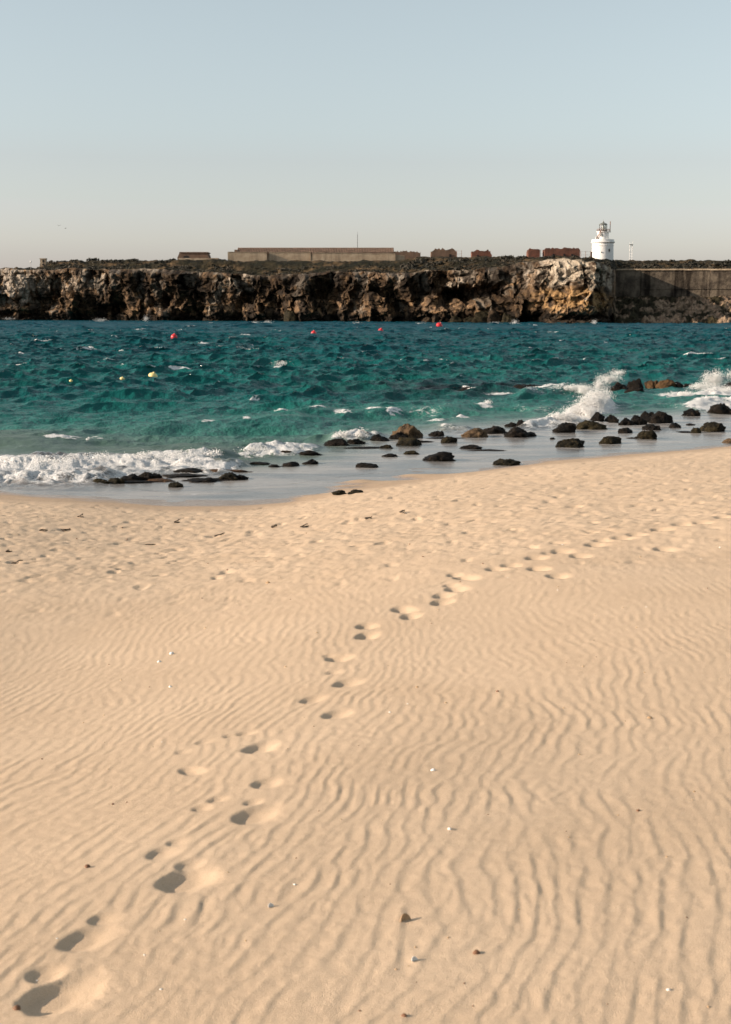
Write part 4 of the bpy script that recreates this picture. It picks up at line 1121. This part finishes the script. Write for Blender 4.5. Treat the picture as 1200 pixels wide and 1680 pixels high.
buoy(720, 531.5, 11, M['red'], 'red buoy close under the far cliff boulders, rightmost', .75, .5)
buoy(250.5, 610.5, 15, M['yellow'], 'largest yellow buoy floating beside a whitecap', .7, .3)
buoy(200.5, 616, 8, M['yellow'], 'medium pale yellow float just left of the largest yellow buoy', .65, .2)
buoy(116.5, 620.5, 6, M['yellow'], 'tiny yellow float, the farthest left of the yellow ones', .7, .2)

# ------------------------------------------------------------------ rocks
def ico(sub):
    bm = bmesh.new(); bmesh.ops.create_icosphere(bm, subdivisions=sub, radius=1.0)
    V = np.array([v.co[:] for v in bm.verts]); Fc = np.array([[v.index for v in f.verts] for f in bm.faces]); bm.free()
    return V, Fc
ICO = {s: ico(s) for s in (2, 3, 4, 5)}
def rock_mesh(name, w, dp, h, seed, boxy=0.0, sub=4, facets=9, rough=.10, lean=0.0, lump=.40):
    r = np.random.default_rng(seed); V, Fc = ICO[sub]; V = V.copy()
    if boxy: V = V / (np.abs(V) ** (2 + 4 * boxy)).sum(1)[:, None] ** (1 / (2 + 4 * boxy))
    V = V * (1 + lump * fb3(V * 0.9 + seed * 3.1, 2, seed)[:, None])
    for _ in range(facets):
        n = r.normal(size=3); n[2] = n[2] * .8 + .15; n /= np.linalg.norm(n); c = r.uniform(.62, .9)
        e = np.maximum(0, V @ n - c); V = V - e[:, None] * n * .85
    V = V * (1 + rough * fb3(V * 3.0 + seed * 1.7, 4, seed + 3, .6)[:, None])
    lo, hi = V.min(0), V.max(0)
    V = (V - (lo + hi) / 2) / ((hi - lo) / 2)
    V[:, 0] += lean * np.maximum(V[:, 2], 0)
    V[:, 0] *= w / 2; V[:, 1] *= dp / 2
    sink = 0.50                                      # share of the stone below the surface
    f = (V[:, 2] + 1) / 2
    tp = np.clip((f - sink) / (1 - sink), 0, 1)
    V[:, :2] *= (1.0 - 0.26 * tp ** 2.0 + 0.06 * np.clip(sink - f, 0, 1))[:, None]
    tot = h / (1 - sink)
    V[:, 2] = f * tot - sink * tot
    return raw_mesh(name, V, Fc, True)
ROCKS = [  # x0, x1, y top, y bottom, material, boxy, label
    (1000, 1037, 624, 643, 'dark', .1, 'large dark boulder in the surf, leftmost of the offshore group'),
    (1031, 1059, 618, 640, 'dark', .3, 'tall dark boulder standing highest of the offshore group'),
    (1027, 1058, 633, 646, 'dark', .1, 'low dark boulder in front of the tall offshore one'),
    (1061, 1087, 622, 637, 'brown', .1, 'brown boulder right of the gap in the offshore group'),
    (1080, 1113, 620, 638, 'brown', .2, 'big golden brown boulder in the offshore surf'),
    (1102, 1123, 625, 638, 'dark', .1, 'small dark boulder at the right of the golden brown one'),
    (1121, 1147, 628, 637, 'dark', 0, 'low dark rock almost awash beside the right splash'),
    (1191, 1215, 626, 634, 'dark', 0, 'dark rock behind the spray at the right edge'),
    (1169, 1212, 658, 680, 'dark', .1, 'big dark pointed boulder at the right edge below the spray'),
    (1120, 1152, 668, 683, 'dark', .2, 'dark wedge boulder alone at the edge of the right foam'),
    (1153, 1198, 690, 709, 'moss', .7, 'blocky brown boulder near the right edge'),
    (1135, 1152, 700, 711, 'moss', .2, 'small round brown stone left of the blocky boulder'),
    (1127, 1143, 694, 698, 'dark', 0, 'thin dark stone barely out of the water at right'),
    (1098, 1118, 692, 702, 'dark', .1, 'small dark pointed stone between larger rocks at right'),
    (1046, 1079, 703, 721, 'moss', .1, 'brown cone shaped boulder on the wet shelf'),
    (1057, 1086, 694, 706, 'dark', .1, 'dark boulder behind the brown cone shaped one'),
    (1066, 1107, 672, 695, 'dark', .1, 'largest dark boulder at the right of the tight cluster'),
    (1053, 1080, 673, 691, 'dark', .1, 'tan topped dark boulder behind the tight cluster'),
    (1016, 1042, 683, 698, 'dark', .2, 'rounded knobby boulder at the left end of the tight cluster'),
    (1038, 1063, 684, 697, 'dark', .1, 'low boulder filling the middle of the tight cluster'),
    (1037, 1054, 680, 690, 'dark', .1, 'small stone at the back of the tight cluster'),
    (991, 1018, 678, 694, 'dark', .2, 'smooth black boulder right of the brown stepped rock'),
    (948, 998, 687, 705, 'moss', .1, 'wide brown stepped boulder below the white plume'),
    (967, 994, 674, 694, 'dark', .1, 'dark boulder rising behind the brown stepped one'),
    (907, 947, 690, 710, 'dark', .2, 'rounded black boulder leaning right, left of the stepped one'),
    (1016, 1041, 700, 711, 'dark', .1, 'low black rock in front of the tight cluster'),
    (986, 1023, 714, 729, 'moss', .2, 'lumpy two humped brown boulder on the wet shelf'),
    (914, 964, 717, 735, 'moss', .1, 'large domed mossy boulder close to the sand'),
    (903, 912, 717, 721, 'dark', 0, 'tiny black stone left of the domed mossy boulder'),
    (829, 871, 697, 718, 'dark', .1, 'dark humped boulder in front of the long ridge'),
    (858, 881, 707, 716, 'dark', 0, 'low dark tail rock right of the humped boulder'),
    (760, 801, 700, 718, 'tan', .1, 'brown boulder lit on its left, left end of the long ridge'),
    (794, 834, 697, 712, 'dark', .1, 'dark low rock joining the ridge to the brown boulder'),
    (829, 852, 692, 701, 'dark', .1, 'small hump at the back left of the long ridge'),
    (846, 869, 687, 702, 'dark', .1, 'highest hump at the back of the long ridge'),
    (866, 905, 690, 697, 'slab', .3, 'flat rusty orange rock slab behind the humped boulder'),
    (922, 945, 681, 686, 'slab', .2, 'low brown rock ledge at the foot of the white plume'),
    (756, 791, 729, 737, 'dark', .1, 'flat black rock in shallow water right of the blocky one'),
    (809, 855, 751, 764, 'moss', 0, 'long mossy rock half buried at the edge of the sand'),
    (694, 753, 738, 757, 'dark', .6, 'large blocky black boulder nearest the sand in the middle'),
    (652, 692, 716, 732, 'moss', .3, 'dark boulder in front of the big tan boulder'),
    (641, 694, 691, 720, 'tan', .2, 'biggest tan boulder, lit on its left face'),
    (634, 676, 706, 721, 'dark', .1, 'dark rock against the left front of the biggest tan boulder'),
    (588, 612, 702, 719, 'tan', .1, 'tan pointed rock beside a burst of spray'),
    (607, 639, 711, 724, 'dark', .2, 'dark rock between the tan pointed rock and the biggest one'),
    (532, 574, 717, 732, 'dark', .1, 'dark wet hump left of the spray burst'),
    (569, 599, 718, 729, 'dark', .1, 'low dark rock in front of the spray burst'),
    (622, 646, 728, 736, 'moss', .1, 'small brown rock below the dark boulder in the middle'),
    (663, 690, 738, 746, 'moss', .1, 'flat brown rock left of the large blocky black boulder'),
    (627, 653, 743, 750, 'dark', .1, 'flat black rock in mid shallows left of the blocky boulder'),
    (584, 623, 758, 768, 'dark', .1, 'low domed black rock nearest the sand left of centre'),
    (490, 531, 737, 748, 'dark', .1, 'low domed dark rock at the end of the surf'),
    (459, 481, 738, 746, 'tan', .1, 'small tan rock at the end of the surf'),
    (496, 522, 752, 762, 'dark', .1, 'dark rounded stone below the low domed one'),
    (460, 491, 756, 766, 'dark', .1, 'dark rounded rock in still water left of centre'),
    (440, 461, 761, 767, 'dark', 0, 'thin dark rock touching the rounded one in still water'),
    (704, 730, 705, 716, 'dark', .2, 'dark stone by the foam between tan boulders'),
    (723, 752, 714, 727, 'moss', .1, 'brown ragged rock in the middle shallows'),
    (544, 568, 803, 812, 'moss', 0, 'left of two mossy stones sitting on the sand'),
    (571, 596, 802, 810, 'moss', 0, 'right of two mossy stones sitting on the sand'),
    (149, 178, 784, 795, 'moss', .1, 'leftmost rounded rock of the shelf by the breaker'),
    (175, 205, 782, 794, 'moss', .1, 'second rounded rock from the left of the breaker shelf'),
    (194, 230, 776, 790, 'dark', .1, 'broad rock in the middle of the breaker shelf'),
    (220, 251, 772, 788, 'dark', .2, 'highest black rock of the shelf by the breaker'),
    (244, 265, 775, 787, 'dark', .1, 'black rock at the right end of the breaker shelf hump'),
    (238, 285, 784, 791, 'slab', .1, 'flat brown ledge under the breaker shelf rocks'),
    (264, 340, 776, 784, 'dark', .1, 'long flat dark slab right of the breaker shelf'),
    (286, 345, 766, 777, 'dark', .1, 'dark slab rising to a hump behind the flat slabs'),
    (335, 378, 762, 769, 'dark', .1, 'thin dark slab running right from the slab hump'),
    (317, 411, 769, 776, 'slab', .1, 'longest flat brown slab in the left shallows'),
    (381, 396, 760, 766, 'dark', .1, 'small black stone above the end of the long slabs'),
    (276, 300, 789, 800, 'moss', .1, 'single rounded stone in the still pool nearest the sand'),
    (308, 355, 782, 792, 'dark', .1, 'low dark rock in the pool left of the domed rock'),
    (354, 392, 773, 788, 'moss', .1, 'domed brown rock in the left pool'),
    (384, 407, 777, 787, 'dark', .1, 'black rock joined to the right of the domed one'),
    (409, 442, 757, 762, 'dark', .1, 'thin dark rock sliver in the left shallows'),
    (655, 712, 722, 726, 'dark', .1, 'thin black ledge awash right of the biggest tan boulder'),
    (700, 762, 717, 720, 'dark', .1, 'thin black ledge awash behind the ragged brown rock'),
    (560, 640, 733, 736, 'dark', .1, 'long thin black ledge awash left of the middle boulders'),
    (770, 832, 737, 740, 'dark', .1, 'thin dark ledge awash near the sand right of the blocky boulder'),
    (1028, 1050, 717, 720, 'dark', .1, 'thin dark tail of rock left of the brown cone'),
    (1112, 1140, 707, 710, 'dark', .1, 'thin dark ledge left of the small round brown stone'),
    (152, 262, 788, 793, 'dark', .2, 'long low dark ledge along the front of the breaker shelf'),
    (300, 404, 784, 789, 'dark', .2, 'long low dark ledge in front of the left pool rocks'),
    (1188, 1222, 717, 728, 'tan', .1, 'tan rock cut by the right edge next to the sand'),
]
for i, (x0, x1, y0, y1, mt, bx, lab) in enumerate(ROCKS):
    pc = (x0 + x1) / 2
    c = on_beach(pc, y1) if y1 > 748 or pc > 1100 else at_z(pc, y1, 0.0)
    if c[2] < 0: c = at_z(pc, y1, 0.0)
    k = c[1] / F_PX
    w = (x1 - x0) * k * 1.1; asp = (y1 - y0) / (x1 - x0)
    dp = w * (0.95 if asp > .3 else 0.8 if asp > .1 else .3)
    yc = c[1] + dp * .42
    h = max((float(zpx(y0, yc)) - c[2]) * .9, 0.03)
    big_ = (x1 - x0) > 22
    lean = {'rounded black boulder leaning right, left of the stepped one': .12}.get(lab, random.Random(i).uniform(-.12, .12))
    me = rock_mesh('shore_rock', w, dp, h, 100 + i, bx, 4 if big_ else 3, 7, .20, lean)
    o = link('shore_rock', me, M[mt], None, (c[0], c[1] + dp * .42, c[2]))
    tag(o, lab, 'rock', 'rocks along the shore')
# the ragged reef breaking the surface
for i, (x0, x1, y0, y1) in enumerate([(735, 800, 633, 642), (790, 850, 632, 641), (840, 900, 631, 639)]):
    pc = (x0 + x1) / 2; c = at_z(pc, y1, 0.0); k = c[1] / F_PX; w = (x1 - x0) * k
    o = link('reef_rock', rock_mesh('reef_rock', w, 2.2, .24, 300 + i, .2, 4, 4, .30), M['dark'], None, (c[0], c[1] + .6, -.05))
    tag(o, ['left stretch of the dark reef awash in mid water', 'middle stretch of the dark reef awash in mid water', 'right stretch of the dark reef awash by the surf'][i], 'reef', 'dark reef awash')
# boulders at the foot of the far cliff
for i, (x0, x1, y0, y1, lab) in enumerate([(708, 722, 513, 531, 'tall brown boulder against the foot of the cliff by the red buoy'), (738, 762, 518, 533, 'dark triangular boulder at the cliff foot'), (760, 790, 518, 531, 'rounded boulder right of the dark triangular one'),
                                           (774, 815, 510, 528, 'broad ledge boulder below the big cave'), (798, 826, 507, 530, 'upright tan boulder under the right end of the cave'), (822, 850, 512, 530, 'dark boulder behind the white surf at the cliff foot'), (692, 712, 520, 530, 'low brown boulder left of the tall one at the cliff foot'), (464, 490, 508, 528, 'dark rounded boulder at the cliff foot under the long walls')]):
    pc = (x0 + x1) / 2; d = float(np.interp(pc, K_PX, K_D)) - 3.5; k = d / F_PX
    z0 = 0.0; h = float(zpx(y0, d))
    o = link('cliff_boulder', rock_mesh('cliff_boulder', (x1 - x0) * k, (x1 - x0) * k, h, 340 + i, .2, 4, 9, .14), M['foot'] if 'tan' in lab or 'brown' in lab else M['moss'], None, (float(xpx(pc, d)), d, z0))
    tag(o, lab, 'boulder', 'boulders under the far cliff')

# ------------------------------------------------------------------ shells, pebbles and weed on the sand
def sand_top(x, y):
    i = int(np.clip(np.searchsorted(_ry, y), 1, len(_ry) - 2)); j = int(np.clip(np.searchsorted(_t, x / max(2.5, abs(y))), 1, len(_t) - 2))
    return float(SZ[i - 1:i + 1, j - 1:j + 1].mean())
PEB = [rock_mesh('pebble', 1.0, .8, .45, 400 + q, .1, 2, 4, .10) for q in range(5)]
def pebble(name, px, py, w_px, mat, label, cat, group, seed, hs=1.0):
    c = on_beach(px, py)
    k = math.sqrt(c[1] ** 2 + 2) / F_PX
    key = (seed % 5, mat)
    me = PEBM.get(key)
    if me is None:
        me = PEB[seed % 5].copy(); me.materials.append(M[mat]); PEBM[key] = me
    o = link(name, me, None, None, (c[0], c[1], sand_top(c[0], c[1])))
    s = w_px * k
    o.scale = (s, s, s * hs); o.rotation_euler = (0, 0, (seed * 1.7) % 6.28)
    tag(o, label, cat, group)
    return o
PEBM = {}
# the scallop-like shell standing in the sand, with its own shadow
def shell(px, py, w_px, mat, label, tilt):
    c = on_beach(px, py); k = c[1] / F_PX; R = w_px * k / 2
    root = empty('sea_shell', (c[0], c[1], sand_top(c[0], c[1]) + R * .25)); root.rotation_euler = (tilt, .25, .6); tag(root, label, 'shell')
    n, rr = 25, 7; V = []
    for i in range(rr + 1):
        for j in range(n):
            a = math.pi * (j / (n - 1)) ; f = i / rr
            rad = R * f * (1 + .05 * math.cos(a * 18) * f)
            V.append((rad * math.cos(a) * 1.0, R * .45 * (1 - f * f) + R * .05 * math.cos(a * 18) * f, rad * math.sin(a) * 1.15 - R * .25))
    V = np.array(V).reshape(rr + 1, n, 3)
    me = grid_mesh('valve', V); o = link('valve', me, M[mat], root)
    md = o.modifiers.new('thickness', 'SOLIDIFY'); md.thickness = R * .14
    MB().box((0, R * .42, -R * .25), (R * .7, R * .25, R * .22)).build('hinge', M[mat], root)
shell(666, 1510, 24, 'orange', 'tan shell tipped on edge with a dark shaded side, in the foreground', -.5)
shell(681, 1577, 15, 'shell', 'bright white shell nearest the bottom edge of the sand', -.7)
shell(445, 1488, 13, 'shell', 'white shell right of the deepest footprint', -.6)
NAMED = [(711, 1264, 9, 'shell', 'white shell chip in the middle of the right ripples'), (738, 1361, 8, 'shell', 'small white chip a little below the shell chip'), (1097, 1624, 8, 'shell', 'white chip near the bottom right corner'),
         (282, 1073, 9, 'shell', 'white shell chip left of centre above the ripples'), (262, 1086, 8, 'shell', 'larger white chip among the left ripples'), (280, 1127, 8, 'shell', 'lone white chip lowest in the left ripples'),
         (782, 1564, 13, 'pebble', 'brown flake casting a long shadow in the foreground'), (664, 1667, 11, 'pebble', 'brown pebble close to the bottom edge'), (143, 1423, 10, 'pebble', 'dark brown pebble left of the deepest footprint'),
         (440, 956, 9, 'orange', 'tan pebble below the trampled sand near centre'), (1047, 1330, 8, 'pebble', 'brown pebble among the right ripples'), (1066, 1178, 8, 'orange', 'orange pebble high among the right ripples'), (28, 1654, 16, 'pebble', 'brown pebble lying inside the nearest footprint'), (817, 1135, 6, 'pebble', 'small black brown pebble in the middle ripples')]
for i, (px, py, w, mt, lab) in enumerate(NAMED):
    pebble('shell_chip' if mt == 'shell' else 'pebble', px, py, w, mt, lab, 'shell' if mt == 'shell' else 'pebble', 'bits lying on the sand', i, .9)
r = random.Random(31)
for i in range(110):
    px = r.uniform(10, 1190); py = 860 + 800 * r.random() ** 1.5
    mt = r.choice(['pebble', 'pebble', 'orange', 'orange', 'shell'])
    w = r.uniform(2.6, 5.2) * (0.8 + 0.4 * (py - 860) / 800)
    if mt == 'shell': pebble('shell_chip', px, py, w, mt, 'tiny pale shell chip scattered on the sand', 'shell', 'tiny shell chips', i, .7)
    elif mt == 'pebble': pebble('pebble', px, py, w, mt, 'tiny dark brown pebble scattered on the sand', 'pebble', 'tiny dark pebbles', i, .8)
    else: pebble('pebble', px, py, w, mt, 'tiny orange tan pebble scattered on the sand', 'pebble', 'tiny orange pebbles', i, .8)
def weed(px, py, w_px, label, group, seed):
    rr = random.Random(seed); c = on_beach(px, py); k = c[1] / F_PX; L = w_px * k
    m = MB(); z = 0.015
    for q in range(3):
        p = Vector((-L / 2, 0, z))
        for s in range(5):
            n_ = p + Vector((L / 5 * rr.uniform(.7, 1.2), rr.uniform(-.05, .05), rr.uniform(-.006, .010)))
            m.bar(p, n_, .006 * rr.uniform(.7, 1.2), 5); p = n_
    o = m.build('dried_weed', M['weed'], None, (c[0], c[1], sand_top(c[0], c[1])))
    tag(o, label, 'seaweed', group)
for i, (px, py, w) in enumerate([(108, 868, 26), (245, 893, 28), (28, 922, 26), (132, 849, 14), (360, 880, 24), (500, 864, 20), (290, 858, 12), (72, 873, 20), (450, 866, 14), (605, 852, 18), (660, 842, 12), (15, 905, 14)]):
    weed(px, py, w * .7, 'dark strand of dried seaweed on the trampled sand near the water', 'dried seaweed strands', 60 + i)

# ------------------------------------------------------------------ two birds over the left end
for i, (px, py, lab) in enumerate([(97, 370, 'left of two distant birds in the sky'), (108, 374.5, 'right of two distant birds in the sky')]):
    c = at_d(px, py, 420.0); S = .55
    root = empty('seabird', tuple(c), .4 + i); tag(root, lab, 'bird', 'birds in the sky')
    V, Fc = ICO[2]; body = V * np.array([.16, .5, .14]) * S
    body[:, 0] *= np.where(V[:, 1] < -.3, .6, 1)
    link('body', raw_mesh('body', body, Fc), M['feather'], root)
    for sx in (-1, 1):
        up = .28 if i == 0 else .12
        Vw = np.array([[(.08, .16, .03), (.08, -.14, .03)], [(.5, .2, up), (.5, -.06, up)], [(1.05, .02, up * .7), (1.05, -.10, up * .7)]]) * S
        Vw[..., 0] *= sx
        w_ = link('wing', grid_mesh('wing', Vw), M['feather'], root)
        w_.modifiers.new('thickness', 'SOLIDIFY').thickness = .03
